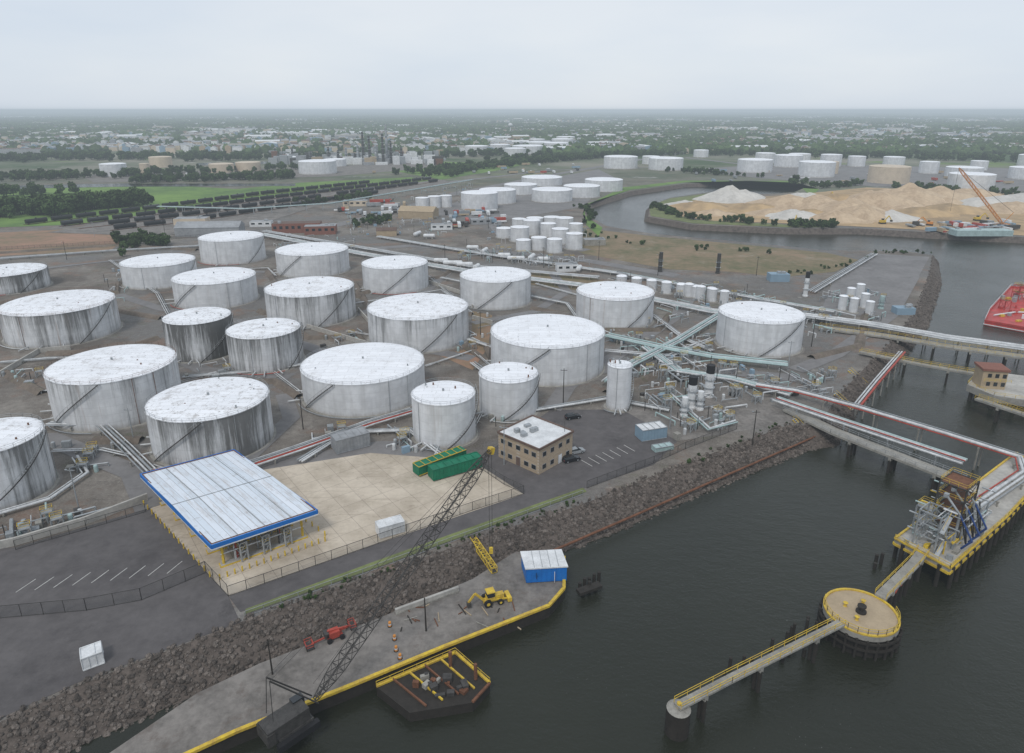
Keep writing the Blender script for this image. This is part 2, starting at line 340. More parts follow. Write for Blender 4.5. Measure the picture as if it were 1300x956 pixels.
def rockmesh(nm,seed):
    r=random.Random(seed); b_=MB(); n=6
    rings=[(0.28,-0.3),(0.5,-0.05),(0.42,0.22),(0.2,0.36)]
    vs=[]
    for rr,z in rings:
        for i in range(n):
            t=2*math.pi*i/n+r.uniform(-.25,.25); q=rr*r.uniform(.75,1.2); vs.append((q*math.cos(t),q*math.sin(t)*0.8,z*r.uniform(.7,1.2)))
    fs=[(j*n+i,j*n+(i+1)%n,(j+1)*n+(i+1)%n,(j+1)*n+i) for j in range(3) for i in range(n)]+[tuple(range(3*n,4*n))]
    b_.add(vs,fs,'rock'); return b_.build(nm)
for vi in range(2):
    items=[]
    for i in range(0,16):
        a,c_=slope_top[i],slope_top[i+1]; la,lc=slope_low[i],slope_low[i+1]
        if i==0: a=a.lerp(c_,0.8); la=la.lerp(lc,0.8)
        L=(c_-a).length; cnt=int(L*(19 if i<9 else 6))
        for _ in range(cnt):
            t,s_=R.random(),R.random()**0.9*1.07-0.07
            p=a.lerp(c_,t).lerp(la.lerp(lc,t),s_); items.append((p.x,p.y,p.z+0.05,R.choice((.3,.35,.4,.5,.5,.6,.7,.9,1.2)),R.uniform(0,6)))
    instancer('riprap_rocks',items,rockmesh('rock',vi+3))
# ---------------------------------------------------------------- surface sheets
sheetpx('asphalt_lot',[(-400,760),(-200,705),(20,695),(110,668),(190,645),(290,757),(305,790),(100,866),(-60,940),(-700,1250)],0.05,'asphalt')
sheetpx('concrete_yard',[(190,645),(330,597),(470,575),(600,585),(665,627),(480,690),(290,757)],0.06,'yard')
sheetpx('access_road',[(290,757),(480,690),(665,627),(600,585),(640,560),(700,520),(790,520),(860,560),(830,590),(735,622),(640,657),(480,715),(305,777)],0.04,'asphalt')
sheetpx('grass_verge',[(310,780),(480,720),(640,662),(745,624),(740,619),(640,654),(480,711),(312,773)],0.08,'grass')
sheetpx('asphalt_apron',[(470,575),(330,597),(310,590),(480,560),(530,560),(600,585)],0.03,'road')
sheetpx('gravel_yard',[(790,520),(860,560),(1000,538),(1035,530),(1055,500),(960,480),(850,500)],0.03,'gravel')
sheetpx('rough_field',[(744,290),(830,300),(950,311),(1050,321),(1090,330),(1060,345),(990,352),(930,345),(850,342),(740,322),(700,300)],0.06,'olive')
sheetpx('rough_field',[(640,345),(740,350),(780,360),(730,368),(650,358)],0.05,'olive'); sheetpx('red_soil_field',[(600,395),(625,400),(620,440),(600,470),(560,452),(598,440)],0.05,'redsoil')
sheetpx('red_soil_field',[(-100,300),(150,288),(165,300),(140,318),(0,325),(-100,330)],0.06,'redsoil')
sheetpx('pier_road',[(1060,350),(1110,322),(1180,326),(1150,380),(1130,400),(1040,400)],0.06,'road')
sheetpx('marsh_grass',[(-300,300),(-100,292),(100,285),(250,262),(420,250),(560,232),(520,225),(380,232),(300,240),(180,233),(0,240),(-400,248)],0.1,'marsh')
sheetpx('marsh_grass',[(500,217),(560,205),(640,208),(700,200),(640,215),(560,228)],0.12,'marsh')
sheetpx('marsh_grass',[(760,300),(744,285),(742,262),(790,238),(870,229),(1000,230),(1040,240),(1030,250),(1012,232),(950,229.5),(870,231.5),(800,241),(747,258),(740,272),(765,289)],0.12,'marsh')
sheetpx('sand_yard',[(850,256),(905,249),(960,250),(1020,246),(1100,238),(1300,246),(1600,255),(1600,306),(1300,299),(1180,292),(1060,286),(900,280),(850,272)],0.15,'sandy')
sheetpx('bank_grass',[(824,262),(850,252),(900,245.5),(960,248.5),(905,251),(856,258),(845,268),(880,279),(1000,285),(1060,287),(1060,288.5),(1000,288.5),(880,283.5),(826,274)],0.2,'grass')
sheetpx('creek_water',[(-300,243),(0,240),(150,237),(375,236),(375,233),(150,233),(0,236),(-300,237)],0.25,'water')
sheetpx('creek_water',[(250,210),(420,206),(560,200),(560,198),(420,203),(250,207)],0.4,'water')
sheetpx('rail_yard_ballast',[(60,295),(300,255),(560,228),(580,232),(400,262),(330,285),(200,300)],0.2,'gravel')
sheetpx('industrial_yard',[(870,215),(1000,208),(1300,214),(1500,230),(1400,245),(1200,240),(1100,236),(960,226)],0.14,'road'); sheetpx('industrial_yard',[(540,272),(620,240),(760,215),(780,225),(740,262),(640,280)],0.07,'road'); sheetpx('industrial_yard',[(100,222),(340,214),(440,210),(560,204),(560,212),(420,224),(120,232)],0.16,'gravel')
for i,(px,w) in enumerate([
 ([(330,300),(430,285),(500,268),(580,245),(700,222),(800,205),(850,196)],13),
 ([(330,420),(430,452),(520,440),(600,455)],6),([(150,374),(205,392),(330,412)],5),
 ([(60,470),(200,445),(260,470),(370,478)],6),([(440,318),(520,312),(620,318),(740,330),(860,350)],9),
 ([(452,400),(540,370),(570,345),(480,315)],5),([(600,410),(680,395),(720,370),(700,345)],5),
 ([(700,520),(720,490),(800,440),(860,400),(880,372)],6),([(0,560),(60,555),(170,600),(190,645)],6),
 ([(590,240),(640,300),(745,318)],10),([(760,470),(860,450),(905,470),(1010,480)],7),
 ([(870,200),(1000,215),(1180,238),(1400,262)],12),([(560,232),(700,216),(860,212),(960,225)],10),([(-100,350),(60,340),(150,330),(250,345),(340,345)],5),([(360,500),(370,530),(310,585)],5),([(1010,470),(1060,450),(1130,400),(1160,350)],6)]):
    strip('access_road',px,w,0.09+0.004*i,'road')
# painted parking bays beside the office and lane lines
b_=MB()
for i in range(7):
    a=G(738+i*9,584-i*3.2,.06); e=G(752+i*9,592-i*3.2,.06); b_.beam(a,e,.14,.03,'paint')
for i in range(9): a=G(20+i*24,752-i*3,.07); b_.beam(a,a+Vector((1.2,3.8,0)),.14,.03,'paint')
b_.build('road_markings')
for px in [[(330,395),(395,430),(455,428),(480,455)],[(150,395),(205,405)],[(60,450),(150,446),(200,430)],[(240,490),(350,485),(380,505)],[(450,375),(560,352),(590,332)],[(0,385),(150,372),(150,360)],
           [(590,440),(620,460),(620,440)],[(675,392),(720,400),(735,420),(835,420),(850,400)],[(340,345),(350,360),(460,378)],[(0,322),(150,312),(250,318)],[(1030,455),(1090,440),(1100,400)],
           [(770,500),(850,470),(905,462)],[(450,360),(468,390),(600,400)],[(120,560),(180,560)],[(0,470),(55,500)]]:
    berm('dike_wall',px,4.0,1.2)
for px in [[(-150,730),(20,692),(110,665),(188,635)],[(545,360),(590,375),(600,392)],[(385,415),(470,440)],[(0,478),(50,448),(90,444)],[(600,405),(625,412)],[(455,395),(470,412)]]:
    pts=[G(*p) for p in px]; b_=MB()
    for a,c_ in zip(pts,pts[1:]): b_.beam(a+Vector((0,0,.9)),c_+Vector((0,0,.9)),0.5,1.8,'concrete')
    b_.build('concrete_dike_wall')
# ---------------------------------------------------------------- tanks
def fit(uL,uR,vb,vt):
    uc=(uL+uR)/2; c=G(uc,vb); r=5.0; h=10.0; c=c+Vector((0,5,0))
    for _ in range(25):
        pr=[proj((c.x+r*math.cos(t),c.y+r*math.sin(t),0)) for t in [i*math.pi/24 for i in range(48)]]
        pt=[proj((c.x+r*math.cos(t),c.y+r*math.sin(t),h)) for t in [i*math.pi/24 for i in range(48)]]
        us=[p[0] for p in pr+pt]; vm=max(p[1] for p in pr); vtm=max(p[1] for p in pt); d=proj(c)[2]
        r*=((uR-uL)/(max(us)-min(us)))**.8
        c.y+=(G(uc,vb).y-G(uc,vm).y)*.8
        c.x+=(uc-(max(us)+min(us))/2)*d/F*.8
        h+=(vtm-vt)*d/F/C*.8
        h=max(1,h)
    return c,r,h
def tank(uL,uR,vb,vt,dirt=0.3,rust=0.0,stair=None,detail=True,name='storage_tank',shell='shell',roofk='roof',dome=0.06):
    c,r,h=fit(uL,uR,vb,vt); b_=MB(); n=64 if r>6 and detail else 24
    b_.lathe(c,[(r+.7,0.12),(r,0.28)],'conc2',n); b_.lathe(c,[(r+1.3,0),(r+.7,0.12)],'gravel',n)
    b_.lathe(c,[(r,0),(r,h)],shell,n)
    rh=r*dome
    b_.lathe(c,[(r+.12,h-.12),(r+.12,h+.05),(r*.99,h+.06)],shell,n)
    prof=[(r*.99*math.cos(a),h+.06+rh*math.sin(a)) for a in [i*math.pi/12 for i in range(7)]]
    prof[-1]=(0.01,prof[-1][1]); b_.lathe(c,prof,roofk,n)
    if detail:
        if stair is None: stair=-1.2
        a0=stair; a1=a0+min(1.9,h*1.25/r); st=max(8,int(h/0.45))
        rr=r+0.7; prev=None
        for i in range(st+1):
            a=a0+(a1-a0)*i/st; z=h*i/st; p=Vector((c.x+rr*math.cos(a),c.y+rr*math.sin(a),z))
            q=Vector((c.x+(r+.05)*math.cos(a),c.y+(r+.05)*math.sin(a),z))
            b_.beam(p,q,0.3,0.06,'galv')
            if prev:
                b_.beam(prev,p,0.1,0.25,'steel'); b_.beam(prev+Vector((0,0,1.1)),p+Vector((0,0,1.1)),0.07,0.07,'galv')
            if i%3==0: b_.beam(p,p+Vector((0,0,1.1)),0.06,0.06,'galv')
            prev=p
        ns=max(12,int(2*math.pi*r/2.6)); ring=[Vector((c.x+(r-.05)*math.cos(2*math.pi*i/ns),c.y+(r-.05)*math.sin(2*math.pi*i/ns),h+.06)) for i in range(ns+1)]
        b_.rail(ring,'rust' if rust>0.3 else 'galv',1.0,9,0.045)
        for i in range(5):
            a=stair+R.uniform(-.5,4.5); rr2=r*R.uniform(.4,.88); p=Vector((c.x+rr2*math.cos(a),c.y+rr2*math.sin(a),h+.2))
            b_.tube(p,p+Vector((0,0,R.uniform(.5,1.1))),0.2,R.choice(('pipeg','white','rust')),8)
        p=Vector((c.x,c.y,h+rh)); b_.tube(p,p+Vector((0,0,.7)),0.3,'pipeg',8)
        for da in (-0.35,-0.1,0.25):
            a=stair-0.5+da; d=Vector((math.cos(a),math.sin(a),0)); p=Vector((c.x,c.y,0.9))+d*r; b_.tube(p,p+d*R.uniform(1.5,5),0.22,'pipe',8)
        a=stair+1.5
        for da in (0.0,0.35,-2.4):
            q=Vector((math.cos(a+da),math.sin(a+da),0)); p=Vector((c.x,c.y,0))+q*(r+.25)
            b_.tube(p+Vector((0,0,.3)),p+Vector((0,0,h)),0.07,'rust' if rust>.3 else 'pipeg',6)
        a0=R.uniform(-2.9,-2.0); seg=[Vector((c.x+(r+2.0)*math.cos(a0+i*.1),c.y+(r+2.0)*math.sin(a0+i*.1),.6)) for i in range(int(R.uniform(8,18)))]
        b_.path(seg,.14,R.choice(('pipe','pipeg','red')),6)
    return b_.build(name,c,color=(dirt,h/20.0,rust,1)),c,r,h
TK=[(-90,72,655,583,.85,.1),(55,233,549,489,.65,.35),(183,348,594,537,.95,.1),(381,540,530,489,.1,.05),(466,595,449,407,.68,.25),
 (623,768,491,443,.15,.1),(908,1023,454,412,.2,.1),(731,831,419,382,.15,.35),(584,674,394,359,.25,.1),(459,544,374,342,.35,.1),
 (349,444,353,325,.3,.3),(251,338,337,307,.25,.05),(151,252,368,340,.25,.1),(217,328,394,362,.35,.15),(335,452,417,378,.8,.1),
 (205,300,461,413,1.05,.05),(286,386,475,431,.92,.05),(-5,154,443,402,.85,.6),(-45,65,376,353,1.0,.3),(522,604,570,515,.1,.15),(608,683,535,487,.1,.1)]
for t in TK: tank(*t[:4],dirt=t[4],rust=t[5],stair=R.uniform(-2.6,-0.6))
tank(769,803,523,468,.15,.05,name='vertical_tank',stair=-1)
mid=[(675,727,258,243),(715,762,252,238),(742,791,244,230),(662,714,237,227),(640,682,248,236),(608,655,260,243),(585,632,268,247),
 (527,545,266,252),(543,560,265,250),(558,574,264,249),(766,810,215,200),(815,838,209,199),(823,868,217,202),(648,672,308,290),(664,686,300,281),(630,650,303,291),
 (686,706,302,285),(700,722,311,292),(718,740,318,298),(694,714,322,305),(674,694,319,303),(655,674,320,306),(705,728,293,278),(722,740,300,285),(690,712,291,277),(668,690,291,278),(650,668,289,279)]
for t in mid: tank(*t,dirt=.15,detail=False)
farT=[(935,982,220,204),(982,1020,213,198),(958,985,208,195),(1012,1062,226,207),(1040,1070,212,197),(1100,1158,234,213,1),(1165,1194,221,206),(1200,1266,246,223),(1198,1250,228,214),(1278,1330,229,214),(1040,1066,221,206,1),
 (1290,1340,212,198),(1075,1100,212,199),(880,900,200,191),(756,782,180,171),(590,620,197,186),(622,648,194,184),(640,668,201,189),(650,690,196,186),(668,700,191,181),(690,722,193,182),(700,728,188,177),(672,692,186,177),(706,730,183,174),
 (378,428,222,206),(350,378,208,200),(125,163,225,209),(188,220,213,200,1),(264,298,220,209,1),(298,332,218,207,1),(176,192,222,208,1),(410,440,212,203),(1000,1030,205,196),(1120,1150,210,200),(1230,1256,217,205)]
for t in farT:
    cr=len(t)>4; tank(*t[:4],dirt=.1,detail=False,shell='cream' if cr else 'shell',roofk='cream' if cr else 'roof')
# ---------------------------------------------------------------- pipe racks
def rack(name,px,n,z,rad=0.3,gap=0.9,cols=('pipe',),step=9,sup='conc2',base=0.0):
    pts=[G(u,v,z) for u,v in px]; b_=MB(); w=(n-1)*gap
    for i in range(n):
        o=offs(pts,-w/2+i*gap); dz=R.choice((0,0,.15)); b_.path([p+Vector((0,0,dz)) for p in o],rad*R.choice((.6,.8,1,1.2)),cols[i%len(cols)])
    for a,c_ in zip(pts,pts[1:]):
        L=(c_-a).length; k=max(1,int(L/step)); d=(c_-a).normalized(); s_=Vector((-d.y,d.x,0))
        for i in range(k):
            p=a.lerp(c_,(i+.5)/k)+Vector((0,0,-rad-.15)); b_.beam(p-s_*(w/2+.5),p+s_*(w/2+.5),0.35,0.3,sup)
            for sg in(-1,1): q=p+s_*sg*(w/2+.2); b_.beam(q,Vector((q.x,q.y,base)),0.3,0.3,sup)
    return b_.build(name)
P=('pipe','pipe','pipeg','pipe','pipec')
for a in [([(332,297),(460,322),(600,345),(740,362),(905,395),(1010,400)],8,1.6,.32,.95,P),
 ([(335,293),(600,338),(760,352)],5,1.6,.28,.9,('pipe','pipeg')),([(560,352),(720,385),(735,405)],3,1.2,.3,.9,P),
 ([(308,592),(380,568),(470,536),(524,520)],5,1.4,.25,.85,('pipe','red','pipe','pipeg','pipe')),([(380,585),(440,548),(520,545),(560,575)],3,1.0,.22,.8,('pipe','pipe','pipeg')),
 ([(60,538),(128,538),(160,568),(190,598)],4,1.8,.3,.95,('pipeg','pipe')),([(66,572),(130,570),(165,578)],2,1.0,.3,.95,('pipe',)),([(95,580),(108,600),(62,632),(-60,668)],2,1.0,.3,1.2,('pipe',)),
 ([(232,478),(330,470),(384,462)],3,0.8,.22,.8,P),([(770,485),(800,462),(860,432),(915,398)],4,2.2,.35,1.1,('pipec','pipe')),([(770,425),(840,440),(905,452),(1000,462)],4,2.4,.4,1.2,('pipec','pipec','pipe')),
 ([(820,440),(860,470),(930,480),(1005,500)],4,1.8,.32,1.0,('pipe','pipec')),([(768,445),(850,452),(905,430)],3,1.2,.3,1.0,('pipe',)),([(595,430),(625,440)],3,1.0,.25,.8,P),
 ([(600,460),(680,520),(770,505),(850,520)],3,.9,.22,.8,P),([(780,345),(860,360),(1000,385),(1060,395)],5,1.6,.3,.9,P),([(0,328),(140,318),(250,312),(335,298)],4,1.2,.3,.9,('pipeg','pipe')),
 ([(140,330),(200,372),(215,400)],3,1.0,.25,.8,P),([(1030,370),(1060,352),(1110,322)],4,1.2,.35,1.1,('pipe','pipeg')),([(480,300),(600,320),(740,340),(790,347)],5,1.4,.3,.9,P),
 ([(540,465),(600,445),(640,480)],2,.7,.18,.7,P),([(450,385),(500,378),(560,368),(600,398)],2,.7,.18,.7,P),([(250,345),(340,340),(350,350)],2,.7,.2,.7,P),([(0,460),(60,455),(150,452),(205,440)],3,.8,.2,.8,('pipeg','pipe')),
 ([(680,360),(735,375),(760,420)],2,.7,.2,.7,P),([(545,350),(570,372),(590,385)],3,.8,.2,.8,P),([(850,500),(900,545),(935,535)],2,1.2,.25,.9,('pipec','pipe')),([(830,400),(870,430),(905,445)],3,1,.25,.9,P),([(0,545),(55,550)],2,.8,.22,.9,P),
 ([(345,470),(384,500)],2,.6,.16,.7,P),([(235,500),(250,484)],2,.6,.16,.7,P),([(600,545),(622,505)],2,.7,.18,.7,P),([(440,420),(470,425)],2,.6,.16,.7,P),([(190,598),(240,590)],3,.8,.2,.8,('pipeg','red','pipe'))]: rack('pipe_rack',*a)
rack('pipe_rack',[(200,262),(310,265),(420,258),(600,228)],3,5.5,.35,1.2,('pipec','pipeg'),14,'galv')
def trestle(name,px,w,z=1.0,th=0.6,bent=9,k='conc2',rail='yellow'):
    pts=[G(u,v,z) for u,v in px]; b_=MB(); L=offs(pts,w/2); Rr=offs(pts,-w/2)
    for i in range(len(pts)-1):
        b_.prism([L[i],L[i+1],Rr[i+1],Rr[i]],z-th,z,k)
        n=max(1,int((pts[i+1]-pts[i]).length/bent)); d=(pts[i+1]-pts[i]).normalized(); s_=Vector((-d.y,d.x,0))
        for j in range(n):
            p=pts[i].lerp(pts[i+1],(j+.5)/n)
            b_.beam(p-s_*w/2+Vector((0,0,-th-.4)),p+s_*w/2+Vector((0,0,-th-.4)),.7,.8,'conc2')
            for sg in(-1,0,1) if w>3 else (-.7,.7): q=p+s_*sg*w*.42; b_.tube((q.x,q.y,z-th-.6),(q.x,q.y,-7),.35,'timber',8)
    b_.rail(L,rail,1.1,2.5,.07); b_.rail(Rr,rail,1.1,2.5,.07)
    return b_.build(name)
trestle('jetty_trestle',[(1000,518),(1060,547),(1222,610)],4.0,rail='galv')
rack('jetty_pipes',[(960,488),(1012,496),(1087,516),(1200,550),(1295,580),(1302,600),(1240,642)],4,2.8,.3,1.0,('red','pipe','pipe','pipeg'),9,'conc2',-6)
rack('jetty_pipes',[(985,506),(1050,528),(1225,586)],5,2.5,.28,.85,('pipe','pipeg','red','pipe','pipec'),9,'galv',-6)
rack('jetty_pipes',[(1087,516),(1112,485),(1145,447)],3,2.0,.3,.9,('red','pipe','pipe'),9,'conc2',-6)
trestle('jetty_trestle',[(1040,415),(1120,425),(1210,440),(1400,466)],5)
rack('jetty_pipes',[(1005,398),(1110,412),(1200,428),(1400,455)],7,2.6,.33,1.0,('pipe','pipeg','pipe'),9,'conc2',-6)
trestle('catwalk',[(1092,446),(1170,462),(1240,474)],2.2,1.4,rail='yellow')
trestle('catwalk',[(1240,505),(1300,525),(1380,560)],2.2,1.4,rail='yellow')
b_=MB()
for (u0,v0,u1,v1) in [(1008,532,1030,556),(1060,500,1082,520),(1078,470,1100,490)]:
    a,e=G(u0,v0,.6),G(u1,v1,-3); d=(e-a); s_=Vector((-d.y,d.x,0)).normalized()
    for i in range(12): p=a.lerp(e,i/11); b_.beam(p-s_*.7,p+s_*.7,.35,.12,'galv')
    for sg in(-.75,.75): b_.beam(a+s_*sg,e+s_*sg,.12,.3,'yellow'); b_.beam(a+s_*sg+Vector((0,0,1)),e+s_*sg+Vector((0,0,1)),.07,.07,'yellow')
b_.build('bank_stairs')
b_=MB(); b_.prism([G(u,v,1.2) for u,v in[(1228,488),(1262,502),(1330,512),(1340,482),(1245,470)]],-1,1.2,'conc2','concrete')
for u,v in[(1235,490),(1262,500),(1290,505),(1320,508),(1245,478)]:
    p=G(u,v,1); b_.tube((p.x,p.y,-1),(p.x,p.y,-7),.6,'timber')
b_.rail([G(u,v,1.2) for u,v in[(1245,470),(1228,488),(1262,502),(1330,512)]],'yellow',1.1,2.5,.07)
b_.build('dock_platform')
p=G(1262,494,1.2); b_=MB(); b_.box((p.x,p.y+3,1.2),(7,6,6.0),'tan',-.2); b_.box((p.x,p.y+3,7.2),(7.8,6.8,.7),'brickr',-.2)
for i in(-1,0,1):
    for z in(2.2,5): b_.box((p.x+i*2.1*math.cos(-.2),p.y+3+i*2.1*math.sin(-.2)-3.02,z),(1.1,.2,1.3),'glass',-.2)
b_.rail([Vector((p.x+a_,p.y+c_,4.0)) for a_,c_ in((-4.2,-.6),(3.4,-2.0))],'yellow',1,1.5,.06)
b_.build('brick_control_house')
# loading platform
zp=1.2
plat=[G(u,v,zp) for u,v in[(1136,684),(1206,722),(1280,655),(1330,600),(1290,575),(1228,622),(1175,655)]]
b_=MB(); b_.prism(plat,-.3,zp,'conc2','concrete')
ins=[p+(sum(plat,Vector())/7-p)*.06 for p in plat]
b_.prism(ins,-1.4,-.3,'timber')
for i in range(len(plat)):
    a,c_=plat[i],plat[(i+1)%len(plat)]; n=max(1,int((c_-a).length/3))
    b_.beam(a+Vector((0,0,.15)),c_+Vector((0,0,.15)),.4,.3,'yellow'); b_.beam(a+Vector((0,0,-1.1)),c_+Vector((0,0,-1.1)),.5,.5,'yellow')
    for j in range(n):
        q=a.lerp(c_,(j+.5)/n); b_.tube((q.x,q.y,zp-.3),(q.x,q.y,-7),.4,'timber')
b_.rail(plat[:4],'yellow',1.1,2,.08)
b_.build('loading_platform')
b_=MB()
def frame(b_,c,w,d,h,k,ang,levels=3,deck=None):
    ca,sa=math.cos(ang),math.sin(ang)
    cs=[Vector((c[0]+i*w/2*ca-j*d/2*sa,c[1]+i*w/2*sa+j*d/2*ca,c[2])) for i,j in((-1,-1),(1,-1),(1,1),(-1,1))]
    for q in cs: b_.beam(q,q+Vector((0,0,h)),.24,.24,k)
    for l in range(1,levels+1):
        z=h*l/levels
        for i in range(4):
            a,e=cs[i],cs[(i+1)%4]; b_.beam(a+Vector((0,0,z)),e+Vector((0,0,z)),.2,.2,k); b_.beam(a+Vector((0,0,z-h/levels)),e+Vector((0,0,z)),.1,.1,k)
        if deck: b_.prism([q for q in cs],c[2]+z-.12,c[2]+z-.04,deck); b_.rail([q+Vector((0,0,z)) for q in cs+cs[:1]],'yellow',1.1,1.5,.06)
ax=(plat[2]-plat[1]).normalized(); ay=Vector((-ax.y,ax.x,0)); A0=math.atan2(ax.y,ax.x)
if (sum(plat,Vector())/7-plat[1]).dot(ay)<0: ay=-ay
LW=(plat[0]-plat[1]).dot(ay)
def pp(a,c_,z=0): q=plat[1]+ax*a+ay*c_; return Vector((q.x,q.y,zp+z))
frame(b_,pp(5,LW*.55),4.5,4,8,'galv',A0,3); frame(b_,pp(13,LW*.5),6,5,12,'steel',A0,4,'rust'); frame(b_,pp(9,LW*.8),3,3,6,'galv',A0,2,'galv'); frame(b_,pp(19,LW*.35),4,4,6,'galv',A0,2)
for i in range(3):
    p=pp(7+i*3.6,LW*.22); t=p+Vector((0,0,8)); b_.tube(p,t,.26,'pipeg'); o=t-ay*3+Vector((0,0,-4.5)); b_.tube(t,o,.2,'bluetarp'); b_.tube(t,t+ay*3+Vector((0,0,3.0)),.22,'pipeg'); b_.tube(o,o+ay*1.5+Vector((0,0,-2.5)),.2,'bluetarp'); b_.box(t+ay*3+Vector((0,0,2.6)),(.8,.8,.8),'pipeg',A0)
    # hanging hose loop
    hp=[p+ax*1.5+ay*(-1.5*math.sin(k*math.pi/8))+Vector((0,0,7-6*math.sin(k*math.pi/8)))+ax*(k*.2) for k in range(9)]; b_.path(hp,.13,'black',6)
for i in range(190):
    d=R.choice((ax,ax,ay,Vector((0,0,1)))); L=R.uniform(1.5,5) if d is ax else R.uniform(1,3); p=pp(R.uniform(3,24),R.uniform(1.5,LW-1.2),R.uniform(.3,4.5) if R.random()<.75 else R.uniform(4,9))
    if d.z: p.z=zp
    e=p+d*L; b_.tube(p,e,R.uniform(.07,.2),R.choice(('pipe','pipeg','galv','pipe','yellow','pipec','pipeg')),6)
for i in range(18): b_.box(pp(R.uniform(1,24),R.uniform(1,LW-1)),(R.uniform(.6,1.8),R.uniform(.5,1.2),R.uniform(.5,1.8)),R.choice(('galv','conc2','pipeg','yellow','white')),A0)
# gangway tower stair
for k in range(3):
    a=pp(2+.2*k,LW*.3+k*.01,k*2.6); e=pp(5,LW*.3,k*2.6+2.6); (a,e)=(a,e) if k%2==0 else (Vector((e.x,e.y,a.z)),Vector((a.x,a.y,e.z))); b_.beam(a,e,.8,.15,'galv'); b_.beam(a+Vector((0,0,1)),e+Vector((0,0,1)),.07,.07,'yellow')
b_.build('marine_loading_arms')
# round dolphin
c=G(1093,777,0.6); r=6.2; b_=MB()
b_.lathe((c.x,c.y,0),[(r-.3,-6),(r-.2,-1),(r,-.4),(r,.6)],'conc2',48,['timber','timber','conc2'])
b_.lathe((c.x,c.y,0),[(r,.6),(r,.85),(r-.4,.85),(r-.4,.6)],'yellow',48); b_.lathe((c.x,c.y,0),[(r-.4,.6),(.01,.62)],'tan',48)
b_.rail([Vector((c.x+(r-.2)*math.cos(a),c.y+(r-.2)*math.sin(a),.85)) for a in[i*math.pi/12+2.6 for i in range(15)]],'yellow',1.1,1.6,.07)
b_.lathe((c.x,c.y,.6),[(.9,0),(.9,.3),(.4,.4),(.4,1.1),(.75,1.15),(.75,1.4),(.01,1.5)],'timber',20)
for a in(1,2.5,4): b_.lathe((c.x+2.6*math.cos(a),c.y+2.6*math.sin(a),.6),[(.35,0),(.25,.2),(.25,.7),(.45,.75),(.01,.9)],'yellow',12)
for i in range(24):
    a=i*math.pi/12; b_.tube((c.x+(r+.25)*math.cos(a),c.y+(r+.25)*math.sin(a),R.uniform(-.4,.1)),(c.x+(r+.25)*math.cos(a),c.y+(r+.25)*math.sin(a),-6),.25,'timber',6)
for zz in(-.9,-2.3): b_.lathe((c.x,c.y,0),[(r+.55,zz),(r+.55,zz+.35),(r+.2,zz+.35)],'timber',48)
b_.build('mooring_dolphin')
trestle('catwalk',[(1118,757),(1160,715),(1172,700)],2.0,1.3,.4,7); trestle('catwalk',[(1068,790),(925,862),(860,896)],1.5,1.3,.35,12)
b_=MB()
for i in range(5):
    a=G(1136+i*7,752-i*9,.4); b_.tube(a,a+Vector((2,2.3,0)),.25,'red'); b_.tube((a.x+1,a.y+1,.4),(a.x+1,a.y+1,-6),.3,'timber')
b_.build('fender_piles')
b_=MB(); q=G(862,896,1.0); b_.lathe((q.x,q.y,0),[(1.8,-6),(1.8,.5),(1.5,.7),(.01,.75)],'conc2',24,['timber','conc2','conc2']); b_.tube((q.x,q.y,.6),(q.x,q.y,1.6),.35,'yellow'); b_.build('mooring_dolphin')
b_=MB()
for _ in range(26):
    t=R.random(); u,v=(925+t*150,850-t*60) ; p=G(u+R.uniform(-12,16),v+R.uniform(-14,18),WL); b_.tube((p.x,p.y,-7),(p.x+R.uniform(-.2,.2),p.y,R.uniform(-3,-.8)),.28,'timber',7)
for u,v in[(736,748),(742,745),(748,742),(754,741),(760,740),(740,756),(748,752),(756,750),(1020,833),(1035,812),(1110,722),(1118,716),(1112,712)]:
    p=G(u,v,WL); b_.tube((p.x,p.y,-7),(p.x,p.y,R.uniform(-2.6,-1.4)),.35,'timber',8)
a,e=G(734,752,-2.4),G(762,742,-2.4); b_.beam(a,e,1.6,.6,'timber')
b_.build('timber_piles')
# work barge at the near quay
b_=MB(); bp=[G(u,v,-2.2) for u,v in[(478,872),(578,829),(622,868),(600,892),(520,905)]]
b_.prism(bp,-4.5,-2.2,'timber','timber')
for i in range(3): b_.beam(bp[i]+Vector((0,0,.15)),bp[(i+1)%5]+Vector((0,0,.15)),.4,.35,'yellow' if i<2 else 'rust')
for t in(.2,.4,.6,.8):
    a=bp[0].lerp(bp[1],t); e=bp[4].lerp(bp[2],t); b_.beam(a+Vector((0,0,.2)),e+Vector((0,0,.2)),.25,.3,'yellow' if t in(.4,.8) else 'rust')
for u,v in((572,846),(604,862)): p=G(u,v,-2); b_.tube(p,p+Vector((0,0,3)),.3,'rust')
for _ in range(16): p=G(R.uniform(525,590),R.uniform(856,884),-2.2); b_.box((p.x,p.y,-2.18),(R.uniform(.5,1.6),R.uniform(.4,1.2),R.uniform(.3,1.1)),R.choice(('steel','rust','conc2','steel','brown')),R.uniform(0,2))
b_.rail([bp[0],bp[1],bp[2]],'yellow',1.1,2,.07)
b_.build('work_barge')
